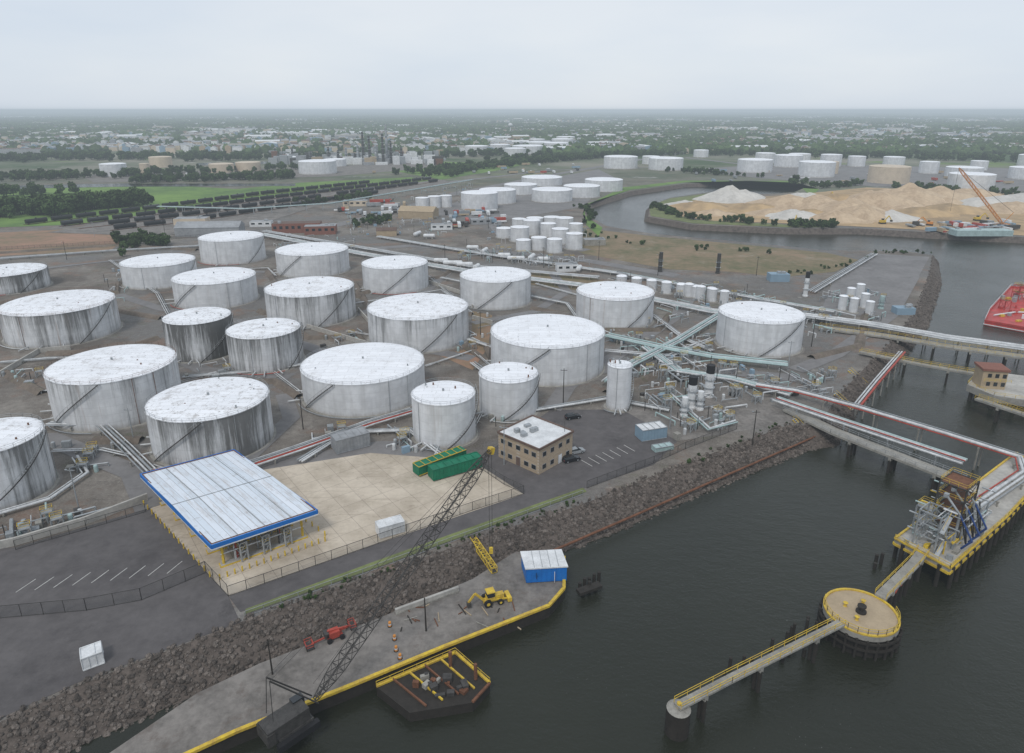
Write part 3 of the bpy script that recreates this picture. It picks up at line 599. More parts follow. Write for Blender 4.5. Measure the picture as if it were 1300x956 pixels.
# red deck vessel
b_=MB(); hb=[G(u,v,-2.2) for u,v in[(1250,408),(1256,395),(1283,365),(1400,372),(1400,430),(1300,417)]]
b_.prism(hb,-4.5,-2.2,'redship','redship')
for i in range(6): b_.beam(hb[i]+Vector((0,0,.4)),hb[(i+1)%6]+Vector((0,0,.4)),.4,.8,'redship'); b_.beam(hb[i]+Vector((0,0,-1.2)),hb[(i+1)%6]+Vector((0,0,-1.2)),.5,.35,'white')
for _ in range(70):
    p=G(R.uniform(1268,1385),R.uniform(378,412),-2.2); b_.box((p.x,p.y,-2.2),(R.uniform(.6,3),R.uniform(.6,2.2),R.uniform(.5,2.4)),R.choice(('redship','redship','yellow','white','rust','galv')),R.uniform(0,1))
b_.path([G(1262,400,-1.4),G(1290,396,-1.4),G(1390,402,-1.4)],.35,'white'); p=G(1292,380,-2.2); frame(b_,p,4,4,7,'redship',.2,2,'rust'); frame(b_,G(1275,392,-2.2),3,3,4,'redship',.2,1,'rust')
b_.rail([h_+Vector((0,0,.8)) for h_ in hb[:4]],'white',1.1,2.5,.08)
b_.box((p.x+9,p.y+2,-2.2),(7,5,5),'white',.1,'redship'); b_.box((p.x+9,p.y+2,2.8),(5,3.6,2.5),'white',.1)
b_.build('red_work_vessel')
# ---------------------------------------------------------------- truck loading canopy
z=6.6; q=[G(178,602,z),G(297,571,z),G(403,648,z),G(268,693,z)]
ey=(q[3]-q[0])
empty=bpy.data.objects.new('truck_loading_canopy',None); empty.location=(q[0].x,q[0].y,0); sc.collection.objects.link(empty)
def cp(i,j,z):
    p=q[0].lerp(q[1],i).lerp(q[3].lerp(q[2],i),j); return Vector((p.x,p.y,z))
b_=MB(); ang=math.atan2(ey.y,ey.x); o=q[0]
rb=MB(); rb.add([cp(0,0,z+.02),cp(1,0,z+.02),cp(1,.5,z+.45),cp(0,.5,z+.45),cp(1,1,z+.02),cp(0,1,z+.02)],[(3,2,1,0),(5,4,2,3)],'canopyroof')
ro=rb.build('roof',(o.x,o.y,0))
ro.data.transform(Matrix.Rotation(-ang,4,'Z')); ro.rotation_euler[2]=ang
cs=[cp(0,0,0),cp(1,0,0),cp(1,1,0),cp(0,1,0)]
for i in range(4):
    a,e=cs[i],cs[(i+1)%4]
    b_.beam(a+Vector((0,0,z-.3)),e+Vector((0,0,z-.3)),.25,.85,'blue'); b_.beam(a+Vector((0,0,z-.86)),e+Vector((0,0,z-.86)),.22,.26,'white')
    cen_=cp(.5,.5,0); ia,ie=a.lerp(cen_,.025),e.lerp(cen_,.025); b_.beam(ia+Vector((0,0,z+.1)),ie+Vector((0,0,z+.1)),.2,.12,'rust')
for j in range(1,8): b_.beam(cp(0,j/8,z-.45),cp(1,j/8,z-.45),.25,.6,'steel')
for i in(.25,.5,.75): b_.beam(cp(i,.01,z+.1),cp(i,.5,z+.5),.1,.08,'pipeg'); b_.beam(cp(i,.5,z+.5),cp(i,.99,z+.1),.1,.08,'pipeg')
b_.beam(cp(0,.5,z+.47),cp(1,.5,z+.47),.2,.1,'pipeg')
b_.build('fascia',(o.x,o.y,0)).parent=empty; ro.parent=empty
b_=MB()
for i in(.12,.5,.88):
    for j in(.06,.28,.5,.72,.94): p=cp(i,j,0); b_.beam(p,p+Vector((0,0,z-.4)),.4,.4,'yellow' if (i!=.5) else 'galv')
for j in(.12,.34,.56,.78,.94):
    a,e=cp(.08,j,.08),cp(.92,j,.08); b_.beam(a+Vector((0,0,.1)),e+Vector((0,0,.1)),1.6,.25,'yellow'); b_.beam(a.lerp(e,.01)+Vector((0,0,.16)),a.lerp(e,.99)+Vector((0,0,.16)),1.3,.3,'concrete')
    for t in(.25,.5,.75):
        p=cp(.08+.84*t,j,.3); frame(b_,p,2.6,1.4,4.0,'galv',ang,2,'galv')
        for s_ in range(5): r0=p+Vector((R.uniform(-1.3,1.3),R.uniform(-.8,.8),0)); b_.tube(r0,r0+Vector((0,0,R.uniform(1.5,4))),.12,R.choice(('pipe','pipeg','red','steel')))
    b_.tube(cp(.1,j,2.6),cp(.9,j,2.6),.15,'pipe')
for k in range(16):
    for i_,j_ in((-.05,k/15),(k/15,1.05),(1.05,k/15)):
        p=cp(i_,j_,0); b_.tube(p,p+Vector((0,0,1.2)),.16,'yellow',8)
b_.build('columns_and_islands',(o.x,o.y,0)).parent=empty
for ch in empty.children: ch.location=ch.location-empty.location
# ---------------------------------------------------------------- office
A=G(684,603); Bp=G(633,580); Cp=G(724,578)
ex=(Bp-A); wx=ex.length; ex.normalize(); ey=Vector((ex.y,-ex.x,0))
if ey.dot(Cp-A)<0: ey=-ey
wy=abs((Cp-A).dot(ey)); hgt=7.0
def op(a,b2,z): p=A+ex*a+ey*b2; return Vector((p.x,p.y,z))
emp=bpy.data.objects.new('office_building',None); emp.location=A; sc.collection.objects.link(emp)
b_=MB(); b_.prism([op(0,0,0),op(wx,0,0),op(wx,wy,0),op(0,wy,0)],0,hgt,'beige','white'); w=b_.build('walls',A); w.parent=emp; w.location=(0,0,0)
b_=MB()
cc=[op(-.15,-.15,0),op(wx+.15,-.15,0),op(wx+.15,wy+.15,0),op(-.15,wy+.15,0)]
for i in range(4): b_.beam(cc[i]+Vector((0,0,hgt+.05)),cc[(i+1)%4]+Vector((0,0,hgt+.05)),.35,.5,'brown')
for k in range(6): p=op(R.uniform(2,wx-2),R.uniform(2,wy-2),hgt); b_.box((p.x,p.y,hgt+.01),(R.uniform(.7,1.8),1.1,R.uniform(.5,1.1)),'galv',.6)
p=op(1.5,wy-1.5,hgt); b_.tube(p,p+Vector((0,0,3)),.06,'steel')
w=b_.build('roof_edge',A); w.parent=emp; w.location=(0,0,0)
b_=MB()
def win(face,t,z,ww,hh,k='glass'):
    if face==0: p=op(wx*t,-.02,z); d=ex; nrm=-ey
    else: p=op(-.02,wy*t,z); d=ey; nrm=-ex
    for a_,h_,dp,kk in [(ww+.2,hh+.2,.05,'roofgrey'),(ww,hh,.09,k)]:
        c0=p+Vector((0,0,hh/2)); vs=[c0+d*i*a_/2+Vector((0,0,j*h_/2))+nrm*e for e in(0,dp) for i,j in((-1,-1),(1,-1),(1,1),(-1,1))]
        b_.add(vs,[(0,1,5,4),(1,2,6,5),(2,3,7,6),(3,0,4,7),(3,2,1,0),(4,5,6,7)],kk)
for z in(1.1,4.5):
    for t in(.12,.3,.5,.7,.88):
        if not(z<2 and t==.5): win(0,t,z,1.3,1.1)
    for t in(.15,.38,.62,.85):
        if not(z<2 and t==.62): win(1,t,z,1.2,1.1)
win(0,.5,.1,1.3,2.3,'brown'); win(1,.62,.1,1.3,2.3,'white')
w=b_.build('windows_and_doors',A); w.parent=emp; w.location=(0,0,0)
# ---------------------------------------------------------------- cars
def car(u,v,ang,k='carblack',name='parked_car'):
    p=G(u,v,0.06); b_=MB(); ca,sa=math.cos(ang),math.sin(ang)
    def T(x,y,z): return (p.x+x*ca-y*sa,p.y+x*sa+y*ca,p.z+z)
    def loft(secs,kk):
        vs=[];n=len(secs)
        for (x,z0,z1,w0,w1) in secs: vs+=[T(x,-w0,z0),T(x,w0,z0),T(x,w1,z1),T(x,-w1,z1)]
        fs=[(4*i+j,4*i+4+j,4*i+4+(j+1)%4,4*i+(j+1)%4) for i in range(n-1) for j in range(4)]+[(3,2,1,0),(4*n-4,4*n-3,4*n-2,4*n-1)]
        b_.add(vs,fs,kk)
    loft([(-2.35,.4,.85,.8,.75),(-2.2,.3,1.0,.9,.88),(-1,.28,1.05,.93,.9),(1.0,.28,1.03,.93,.9),(2.0,.3,.88,.9,.82),(2.4,.4,.72,.78,.7)],k)
    loft([(-2.1,1.0,1.08,.82,.8),(-1.75,1.02,1.5,.83,.68),(.2,1.04,1.55,.84,.68),(1.15,1.0,1.06,.8,.78)],'glass')
    loft([(-1.72,1.5,1.56,.69,.66),(.15,1.53,1.62,.69,.66)],k)
    for x in(-1.45,1.45):
        for s_ in(-1,1):
            b_.tube(T(x,s_*.72,.34),T(x,s_*.96,.34),.34,'black',14); b_.tube(T(x,s_*.96,.34),T(x,s_*.975,.34),.2,'galv',10)
    for s_ in(-.6,.6): b_.beam(T(2.38,s_-.15,.66),T(2.38,s_+.15,.66),.1,.12,'white'); b_.beam(T(-2.33,s_-.15,.8),T(-2.33,s_+.15,.8),.08,.14,'red')
    b_.build(name,p)
car(727,531,math.radians(20)); car(725,585,math.radians(25)); car(731,575,math.radians(25),'galv'); car(428,560,.6,'pipeg')
# ---------------------------------------------------------------- containers
def ribbox(name,u1,v1,u2,v2,w,h,k,topk,z0=.4,rib='steel'):
    a=G(u1,v1,.06); e=G(u2,v2,.06); d=(e-a); L=d.length; d.normalize(); s_=Vector((-d.y,d.x,0)); b_=MB()
    c=a+d*L/2+s_*w/2; ang=math.atan2(d.y,d.x)
    b_.box((c.x,c.y,z0),(L,w,h),k,ang,topk)
    n=int(L/.9)
    for i in range(n+1):
        p=a+d*(L*i/n); b_.beam(p-s_*.04+Vector((0,0,z0)),p-s_*.04+Vector((0,0,z0+h)),.14,.1,k); r0=p+s_*(w+.04); b_.beam(r0+Vector((0,0,z0)),r0+Vector((0,0,z0+h)),.14,.1,k)
        if i%2==0: b_.beam(p+Vector((0,0,z0+h+.05)),p+s_*w+Vector((0,0,z0+h+.05)),.12,.1,rib)
    for zz in(z0+.05,z0+h):
        for o_ in(-.08,w+.08): b_.beam(a+s_*o_+Vector((0,0,zz)),e+s_*o_+Vector((0,0,zz)),.16,.16,rib)
    for t in(.15,.85):
        for o_ in(.3,w-.3): p=a+d*L*t+s_*o_; b_.tube(p+Vector((0,0,.3))-s_*.15,p+Vector((0,0,.3))+s_*.15,.32,'black',10)
    b_.build(name,a)
ribbox('green_container',550,612,612,594,2.8,2.8,'green','green',.4,'green'); ribbox('green_container',532,606,592,583,2.6,2.4,'green','green',.4,'yellow')
ribbox('white_storage_shed',482,684,514,675,2.6,2.5,'white','white',.1,'white'); ribbox('white_storage_shed',106,852,133,842,2.6,2.3,'white','white',.1,'white')
ribbox('switchgear_building',428,577,470,566,4.5,3.8,'roofgrey','roofgrey',.1,'roofgrey'); ribbox('equipment_shed',815,561,846,556,4,3.2,'bluegrey','white',.1,'galv')
ribbox('equipment_shed',832,575,855,571,2,1.2,'pipec','pipec',.1,'galv')
a=G(668,741,-1.6); e=G(719,738,-1.6); d=(e-a); L=d.length; d.normalize(); s_=Vector((-d.y,d.x,0)); b_=MB(); w=5.2
cns=[a,e,e+s_*w-d*0.4,a+s_*w-d*0.4]; b_.prism(cns,-1.4,1.7,'blue'); cc=[c+(c-(cns[0]+cns[2])/2)*.06 for c in cns]; b_.prism(cc,1.7,1.95,'white','white')
for i in range(9): p=a+d*L*i/8-s_*.03; b_.beam(p+Vector((0,0,.2)),p+Vector((0,0,3.2)),.08,.06,'blue')
for i in range(1,5): p=a+d*L*i/5+Vector((0,0,3.58)); b_.beam(p,p+s_*w,.1,.06,'galv')
c=cns[0]+d*L*.7-s_*.06; b_.beam(c+Vector((0,0,.3)),c+Vector((0,0,2.4)),1,.08,'white'); c=cns[0]+d*L*.25-s_*.06; b_.beam(c+Vector((0,0,1.4)),c+Vector((0,0,2.4)),1.2,.08,'glass')
b_.build('blue_site_cabin',a)
# ---------------------------------------------------------------- fences
def fence(px,h=2.2,post='steel',z=0.05,name='chain_link_fence'):
    pts=[G(u,v,z) for u,v in px]; b_=MB()
    for a,e in zip(pts,pts[1:]):
        n=max(1,int((e-a).length/3))
        for i in range(n+1): p=a.lerp(e,i/n); b_.tube(p,p+Vector((0,0,h)),.06,post,6)
        for zz in(.1,h): b_.beam(a+Vector((0,0,zz)),e+Vector((0,0,zz)),.07,.07,post)
        b_.add([a+Vector((0,0,.1)),e+Vector((0,0,.1)),e+Vector((0,0,h)),a+Vector((0,0,h))],[(0,1,2,3)],'mesh')
    b_.build(name)
fence([(290,757),(480,690),(600,648),(665,627)]); fence([(-150,805),(0,785),(110,775),(180,762),(262,727),(290,757)],2.6); fence([(312,783),(480,722),(640,664),(740,628)],1.2,'galv')
fence([(20,698),(110,672),(185,650)]); fence([(600,588),(640,615),(665,627)]); fence([(745,620),(830,588),(870,570),(935,545)],2.0); fence([(-50,320),(140,310),(330,295)],2)
b_=MB(); b_.path([G(u,v,-2.0) for u,v in[(700,700),(820,648),(930,600),(1040,552)]],.28,'rust'); b_.build('rusty_pipeline')
# ---------------------------------------------------------------- lattice crane
def lattice(b_,p,q,w,k,r=.07,taper=.12,seg=None,wt=.3):
    p,q=Vector(p),Vector(q); d=q-p; L=d.length; d.normalize(); s_=d.cross(Vector((0,0,1))).normalized(); u=s_.cross(d)
    n=seg or int(L/w); prev=None
    for i in range(n+1):
        t=i/n; ww=w*min(1,wt+(1-wt)*t/taper,wt+(1-wt)*(1-t)/taper)/2; c=p+d*L*t
        ring=[c+s_*i2*ww+u*j2*ww for i2,j2 in((-1,-1),(1,-1),(1,1),(-1,1))]
        if prev:
            for j in range(4):
                b_.tube(prev[j],ring[j],r,k,5,cap=False); b_.beam(prev[j] if i%2 else prev[(j+1)%4],ring[(j+1)%4] if i%2 else ring[j],r*.9,r*.9,k)
        for j in range(4): b_.beam(ring[j],ring[(j+1)%4],r*.9,r*.9,k)
        prev=ring
def at(u,v,z):
    a=(v-433)/F; t=(H-z)/(S+a*C); return Vector(((u-650)/F*t,t*(C-a*S),z))
tip=at(622,572,29); foot=at(400,888,1.2)
b_=MB(); lattice(b_,foot,tip,1.6,'steel',.085,.1,26)
b_.beam(tip+Vector((-.2,0,0)),tip+Vector((.5,.6,-.3)),.9,1.2,'yellow')
cdir=(tip-foot); cdir.z=0; cdir.normalize(); sd=Vector((-cdir.y,cdir.x,0)); ang=math.atan2(cdir.y,cdir.x)
body=foot-cdir*4
for s2 in(-2,2):
    c_=body+sd*s2; b_.box((c_.x,c_.y,-1.58),(6.5,.9,1.1),'black',ang)
b_.box((body.x,body.y,-.6),(5.5,3.2,.5),'steel',ang); b_.box((body.x-cdir.x*1,body.y-cdir.y*1,-.1),(6.5,3,2.2),'steel',ang); c_=body+cdir*1.8+sd*1.3; b_.box((c_.x,c_.y,0),(1.8,1.2,2.3),'glass',ang)
c_=body-cdir*3.8; b_.box((c_.x,c_.y,-.2),(1.2,3.4,2.0),'steel',ang)
mast=body-cdir*2.5+Vector((0,0,8.5))
for s2 in(-1,1):
    b_.tube(foot+sd*s2,mast+sd*s2*.5,.12,'steel',6); b_.tube(mast+sd*s2*.5,tip+sd*s2*.4,.04,'steel',4); b_.tube(body-cdir*3+sd*s2+Vector((0,0,2)),mast+sd*s2*.5,.06,'steel',4)
hk=Vector((tip.x,tip.y,9))
for dx in(-.25,.25): b_.tube(tip+Vector((dx,0,0)),hk+Vector((dx,0,0)),.035,'steel',4)
b_.tube(tip,foot+Vector((0,0,3)),.03,'steel',4)
b_.box((hk.x,hk.y,8),(.7,.5,1.2),'yellow'); b_.tube((hk.x,hk.y,8),(hk.x,hk.y,7.2),.12,'steel',6)
b_.build('lattice_boom_crane',foot)
b_=MB(); a,e=G(600,684,-.3),G(628,724,-.8); lattice(b_,a,e,1.2,'yellow',.1,.01,12,.95); b_.beam(a+Vector((0,0,-.5)),e+Vector((0,0,-.5)),1.0,.06,'steel'); b_.build('yellow_gangway')
p=G(625,765,-1.6); b_=MB(); ang=.35; ca,sa=math.cos(ang),math.sin(ang)
def T(x,y,z): return Vector((p.x+x*ca-y*sa,p.y+x*sa+y*ca,p.z+z))
for x,r in((-1.1,.75),(1.3,.55)):
    for s2 in(-1,1): b_.tube(T(x,s2*.75,r),T(x,s2*1.2,r),r,'black',16); b_.tube(T(x,s2*1.2,r),T(x,s2*1.22,r),r*.45,'yellow',10)
def bx(x,y,z,l,w,h,k): q_=T(x,y,z); b_.box(q_,(l,w,h),k,ang)
bx(.2,0,.6,4,1.0,.5,'yellow'); bx(1.3,0,1.0,1.7,1.0,.8,'yellow'); bx(-.4,0,1.0,1.5,1.5,.7,'yellow'); bx(-.4,0,1.7,1.35,1.4,1.0,'glass'); bx(-.4,0,2.7,1.6,1.6,.15,'yellow')
for s2 in(-.7,.7): b_.beam(T(-.2,s2,1.2),T(2.9,s2,.8),.15,.3,'yellow')
bx(3.1,0,.2,.8,2.3,.8,'yellow'); b_.beam(T(-1.6,0,1),T(-3.3,0,2.9),.3,.4,'yellow'); b_.beam(T(-3.3,0,2.9),T(-4.6,0,1.3),.25,.35,'yellow'); bx(-4.5,0,.4,.7,.8,.9,'steel')
b_.build('backhoe_loader',p)
p=G(425,810,-1.6); ang=.55; ca,sa=math.cos(ang),math.sin(ang); b_=MB()
for x in(-1.1,1.1):
    for s2 in(-1,1): b_.tube(T(x,s2*.7,.45),T(x,s2*1.1,.45),.45,'black',14)
bx(0,0,.5,2.6,1.3,.4,'red'); bx(-.3,0,.9,2.2,1.4,.8,'red'); bx(-1.4,0,1.0,.7,1.4,.9,'steel')
b_.beam(T(-1.2,0,1.9),T(2.6,0,1.4),.25,.3,'red'); b_.beam(T(2.6,0,1.4),T(-4,0,.6),.22,.26,'red'); bx(3.2,0,.9,1.0,1.8,.1,'steel'); b_.rail([T(2.7,-.9,.9),T(3.7,-.9,.9),T(3.7,.9,.9),T(2.7,.9,.9),T(2.7,-.9,.9)],'red',1.1,1,.08)
bx(-4.4,0,.2,1.2,1.8,.1,'steel'); b_.rail([T(-5,-.9,.2),T(-3.8,-.9,.2),T(-3.8,.9,.2),T(-5,.9,.2),T(-5,-.9,.2)],'red',1.1,1,.08)
b_.build('red_boom_lift',p)
for u,v in((495,795),(501,812),(503,826),(508,836)):
    p=G(u,v,-1.6); b_=MB(); b_.lathe(p,[(.42,0),(.42,.1),(.3,.1),(.28,.35),(.27,.6),(.24,.95),(.01,1.0)],'orange',14,['black','black','orange','white','orange','orange']); b_.build('traffic_drum',p)
b_=MB(); a,e=G(502,779,-1.6),G(582,750,-1.6); b_.beam(a+Vector((0,0,.5)),e+Vector((0,0,.5)),.5,1.0,'concrete'); b_.beam(a+Vector((0,0,.12)),e+Vector((0,0,.12)),.9,.24,'conc2'); b_.build('concrete_barrier',a)
b_=MB()
for _ in range(22):
    p=G(R.uniform(500,660),R.uniform(765,800),-1.6)
    if p.y>96: d=Vector((R.uniform(-1,1),R.uniform(-1,1),0)).normalized()*R.uniform(.4,1.6); b_.beam(p-d+Vector((0,0,.1)),p+d+Vector((0,0,.1)),.16,.16,R.choice(('timber','rust','tan','conc2')))
b_.build('timber_offcuts')
def pole(u,v,h,z=0,k='timber',name='utility_pole',arm=True):
    p=G(u,v,z); b_=MB(); b_.tube(p,p+Vector((0,0,h)),.16,k,8,r2=.1)
    if arm: b_.beam(p+Vector((-1,0,h-.6)),p+Vector((1,0,h-.6)),.12,.12,k); b_.box((p.x-.9,p.y,h-.5+z),(.5,.3,.15),'galv')
    b_.build(name,p)
for u,v,h in((346,856,7),(541,801,7)): pole(u,v,h,-1.6,arm=False,name='timber_pole')
for u,v in((100,645),(170,560),(60,405),(385,545),(505,470),(540,430),(430,350),(610,425),(715,512),(740,460),(850,545),(895,390),(835,350),(565,330),(330,330),(120,300),(85,330),(760,330),(690,340),(960,350),(1030,440),(620,290),(480,285),(210,300),(955,565),(1000,470),(640,590)):
    pole(u,v,R.uniform(9,12),k=R.choice(('galv','timber')),name='light_pole')
def stack(u,v,h,r,k,k2,name='vent_stack'):
    p=G(u,v); b_=MB(); b_.lathe(p,[(r*1.3,0),(r*1.3,.6),(r,.7),(r,h*.75),(r,h),(r*.8,h),(.01,h-.05)],k,20,[k,k,k,k2,k2,k2])
    for zz in(.3,.55): b_.lathe(p,[(r+.02,h*zz),(r+.5,h*zz),(r+.5,h*zz+.1),(r+.02,h*zz+.1)],'galv',16)
    b_.rail([Vector((p.x+(r+.5)*math.cos(i*.785),p.y+(r+.5)*math.sin(i*.785),h*.55)) for i in range(9)],'galv',1,2,.05)
    b_.build(name,p)
stack(838,345,11,1.0,'steel','steel'); stack(911,347,11,1.0,'steel','steel'); stack(1022,376,12,1.0,'white','black')
stack(877,517,10,1.3,'white','black','vapour_column'); stack(899,503,10.5,1.3,'white','black','vapour_column'); stack(868,528,6,.9,'white','white','vapour_column'); stack(888,520,6,.9,'white','white','vapour_column'); stack(1118,392,6,1.0,'pipec','pipec')
def bullet(u,v,L,r,ang=0.0,k='white',name='pressure_vessel'):
    p=G(u,v); b_=MB(); d=Vector((math.cos(ang),math.sin(ang),0)); c_=p+Vector((0,0,r+.8)); a,e=c_-d*L/2,c_+d*L/2
    b_.tube(a,e,r,k,16,cap=False)
    for s2,q_ in((-1,a),(1,e)): b_.tube(q_,q_+d*s2*r*.35,r,k,16,r2=r*.75,cap=False); b_.tube(q_+d*s2*r*.35,q_+d*s2*r*.55,r*.75,k,16,r2=.05,cap=False)
    for t in(.2,.8): q_=a.lerp(e,t); b_.box((q_.x,q_.y,0),(.5,r*1.6,r*.9),'concrete',ang)
    b_.build(name,p)
for i in range(7):
    u=789+i*19; tank(u-7,u+7,366+i*2.6,352+i*2.6,.1,detail=False,name='vertical_vessel',dome=.25)
for i in range(4): tank(868+i*15,881+i*15,378+i*3,362+i*3,.1,detail=False,name='vertical_vessel',dome=.25)
for i,(u,v) in enumerate([(1070,395),(1084,398),(1098,392),(1080,385),(1092,380),(1104,402)]): tank(u-7,u+7,v,v-18,.1,detail=False,name='vertical_vessel',dome=.2)
for u,v in((560,335),(575,338),(590,340),(605,343),(600,318),(615,322),(640,328),(655,332),(675,330),(690,333),(735,345),(530,300),(545,303)): bullet(u,v,R.uniform(6,10),1.3,R.choice((0,1.3)))
def clutter(name,px,n,hmax=3,cols=('pipe','pipeg','pipec','galv','pipe')):
    pts=[G(u,v) for u,v in px]; xs=[p.x for p in pts]; ys=[p.y for p in pts]; b_=MB(); A1=R.choice((.3,.6))
    def inside(x,y):
        c=False
        for i in range(len(pts)):
            a,e=pts[i],pts[i-1]
            if (a.y>y)!=(e.y>y) and x<(e.x-a.x)*(y-a.y)/(e.y-a.y)+a.x: c=not c
        return c
    k=0
    while k<n:
        x,y=R.uniform(min(xs),max(xs)),R.uniform(min(ys),max(ys))
        if not inside(x,y): continue
        k+=1; t=R.random(); p=Vector((x,y,0)); c=R.choice(cols); d=Vector((math.cos(A1),math.sin(A1),0)) if R.random()<.5 else Vector((-math.sin(A1),math.cos(A1),0))
        if t<.5:
            z=R.uniform(.5,hmax*.7); L=R.uniform(2,9); r=R.uniform(.1,.28); q1=p+Vector((0,0,z)); b_.path([Vector((q1.x,q1.y,0)),q1,q1+d*L,Vector((q1.x+d.x*L,q1.y+d.y*L,0))],r,c)
        elif t<.7: b_.box(p,(R.uniform(.8,2.5),R.uniform(.8,2),R.uniform(.6,2)),R.choice(('conc2','galv','pipeg','bluegrey','steel')),A1)
        elif t<.85: b_.lathe(p,[(.5,0),(.5,1.6),(.4,1.8),(.01,1.9)],c,12)
        elif t<.94: frame(b_,p,2.2,1.6,R.uniform(2,hmax),'galv',A1,1,'galv')
        else: b_.tube(p,p+Vector((0,0,R.uniform(2,hmax*1.6))),.12,'steel',6)
    b_.build(name)
for px,n,h in [([(800,475),(860,450),(990,480),(985,510),(860,540),(815,520)],150,4),([(770,430),(900,425),(905,455),(800,470)],60,3),([(850,530),(930,520),(935,545),(860,560)],30,2.5),
 ([(590,315),(740,330),(740,345),(580,330)],80,5),([(620,280),(745,285),(745,325),(620,310)],50,5),([(780,350),(920,368),(1010,385),(1000,400),(780,368)],90,4),([(440,270),(560,275),(560,300),(440,300)],60,5),
 ([(1040,375),(1120,370),(1120,410),(1040,405)],50,4),([(520,245),(640,240),(640,270),(520,275)],30,6),([(480,575),(520,540),(530,575)],12,2),([(610,540),(640,520),(690,515),(640,545)],10,2),
 ([(390,560),(420,545),(460,550),(420,575)],12,2),([(560,440),(620,400),(625,425),(590,455)],18,2.5),([(750,425),(900,380),(905,400),(760,440)],45,2.5),([(1000,480),(1060,470),(1040,510),(1000,505)],35,3),
 ([(130,360),(150,330),(160,370),(150,400)],15,3),([(0,460),(60,470),(60,500),(0,500)],12,2),([(340,300),(460,300),(460,320),(345,318)],40,3),([(60,560),(170,560),(150,600),(80,600)],10,2),([(930,390),(1060,400),(1050,450),(1025,440),(1020,400)],35,3),
 ([(-20,680),(100,650),(110,662),(0,692)],25,2.5),([(800,195),(900,192),(900,205),(800,205)],20,9),([(560,240),(600,235),(600,250),(560,255)],20,6),([(230,465),(300,462),(290,478),(235,480)],14,2),([(390,430),(460,425),(470,440),(400,442)],12,2)]:
    clutter('process_piping',px,n,h)
# ---------------------------------------------------------------- mid buildings
def shed(name,u,v,L,W_,h,ang,k,topk,gable=False,win=0):
    p=G(u,v); b_=MB(); ca,sa=math.cos(ang),math.sin(ang)
    def Q(x,y,z): return (p.x+x*ca-y*sa,p.y+x*sa+y*ca,z)
    b_.box((p.x,p.y+W_/2,0),(L,W_,h),k,ang,topk); p=p+Vector((0,W_/2,0))
    if gable: b_.add([Q(-L/2-.3,-W_/2-.3,h),Q(L/2+.3,-W_/2-.3,h),Q(L/2+.3,0,h+W_*.22),Q(-L/2-.3,0,h+W_*.22),Q(L/2+.3,W_/2+.3,h),Q(-L/2-.3,W_/2+.3,h)],[(0,1,2,3),(3,2,4,5),(0,3,5),(1,4,2)],topk)
    else:
        for i in range(max(2,int(L/15))): q_=Q(R.uniform(-.4,.4)*L,R.uniform(-.3,.3)*W_,h); b_.box((q_[0],q_[1],h+.01),(2.2,1.6,1.1),'galv',ang)
    for i in range(win):
        x=-L/2+L*(i+.5)/win; q_=Q(x,-W_/2-.03,h*.45); b_.box(q_,(L/win*.5,.1,h*.3),'glass',ang)
    b_.build(name)
for a in [(375,296,34,12,7,.15,'brickr','brown',False,8),(405,298,22,12,6,.15,'brickr','roofgrey',False,5),(262,300,44,16,6,.1,'roofgrey','roofgrey',True),(240,286,24,12,5,.1,'cream','roofgrey'),(530,278,30,16,6,-.2,'tan','tan',True,0),
          (990,358,10,6,4,0,'bluegrey','bluegrey'),(720,345,12,6,4,.1,'white','roofgrey',False,3),(755,312,14,8,4,.1,'conc2','roofgrey'),(1150,400,8,5,3,0,'bluegrey','bluegrey'),(560,292,16,8,4,.1,'white','roofgrey',False,3),(450,262,22,10,5,.1,'cream','roofgrey',False,4),(1250,300,40,10,4,0,'pipec','pipec'),(1120,262,30,14,6,.1,'bluegrey','roofgrey'),
          (610,285,16,8,4,.2,'roofgrey','roofgrey',False,3),(490,300,14,8,4,.1,'tan','brown',True),(330,288,16,8,4,.1,'white','roofgrey',False,3)]: shed('industrial_building',*a)
for a in [(1090,189,520,70,11,-.03,'bluegrey','roofgrey',False,40),(1240,192,300,70,11,-.03,'bluegrey','white',False,24),(1060,182,500,120,12,-.02,'white','roofgrey',False,0),(170,190,260,90,10,.05,'white','roofgrey',False,20),(380,173,400,160,12,.02,'white','white',False,0),(330,168,500,160,12,.0,'white','roofgrey',False,0),
          (40,195,160,60,9,.05,'roofgrey','brown',False,0),(500,172,260,110,11,0,'white','white',False,0),(560,190,110,50,9,0,'bluegrey','roofgrey',False,9),(800,178,300,60,10,0,'white','white',False,0),(600,168,400,100,12,0,'cream','white',False,0),(460,208,90,20,8,0,'roofgrey','roofgrey',False,0),(925,195,90,40,8,0,'tan','roofgrey',False,6),(30,178,260,60,9,0,'white','roofgrey'),(1270,176,500,100,11,0,'white','white'),(880,166,600,120,12,0,'white','white')]: shed('warehouse',*a)
b_=MB()
for u,v,h in [(492,207,62),(487,208,48),(462,206,50),(470,207,44),(455,207,30),(497,207,36),(440,205,24),(478,208,30),(372,204,22),(350,200,18),(540,202,18),(510,206,26),(430,206,20),(418,207,26),(395,204,16)]:
    p=G(u,v); b_.lathe(p,[(2.4,0),(2.4,h*.6),(1.7,h*.65),(1.7,h),(.01,h)],R.choice(('steel','galv','steel')),12)
    for zz in(.3,.5,.7,.9): b_.lathe(p,[(1.5,h*zz),(3.6,h*zz),(3.6,h*zz+.5),(1.5,h*zz+.5)],'galv',10)
    frame(b_,p+Vector((8,3,0)),10,10,h*.6,'steel',.2,3)
for _ in range(110):
    p=G(R.uniform(345,560),R.uniform(199,210)); b_.box(p,(R.uniform(5,20),R.uniform(5,12),R.uniform(4,15)),R.choice(('roofgrey','white','steel','galv','tan','rust','white')),R.uniform(0,.5))
b_.build('refinery_plant')
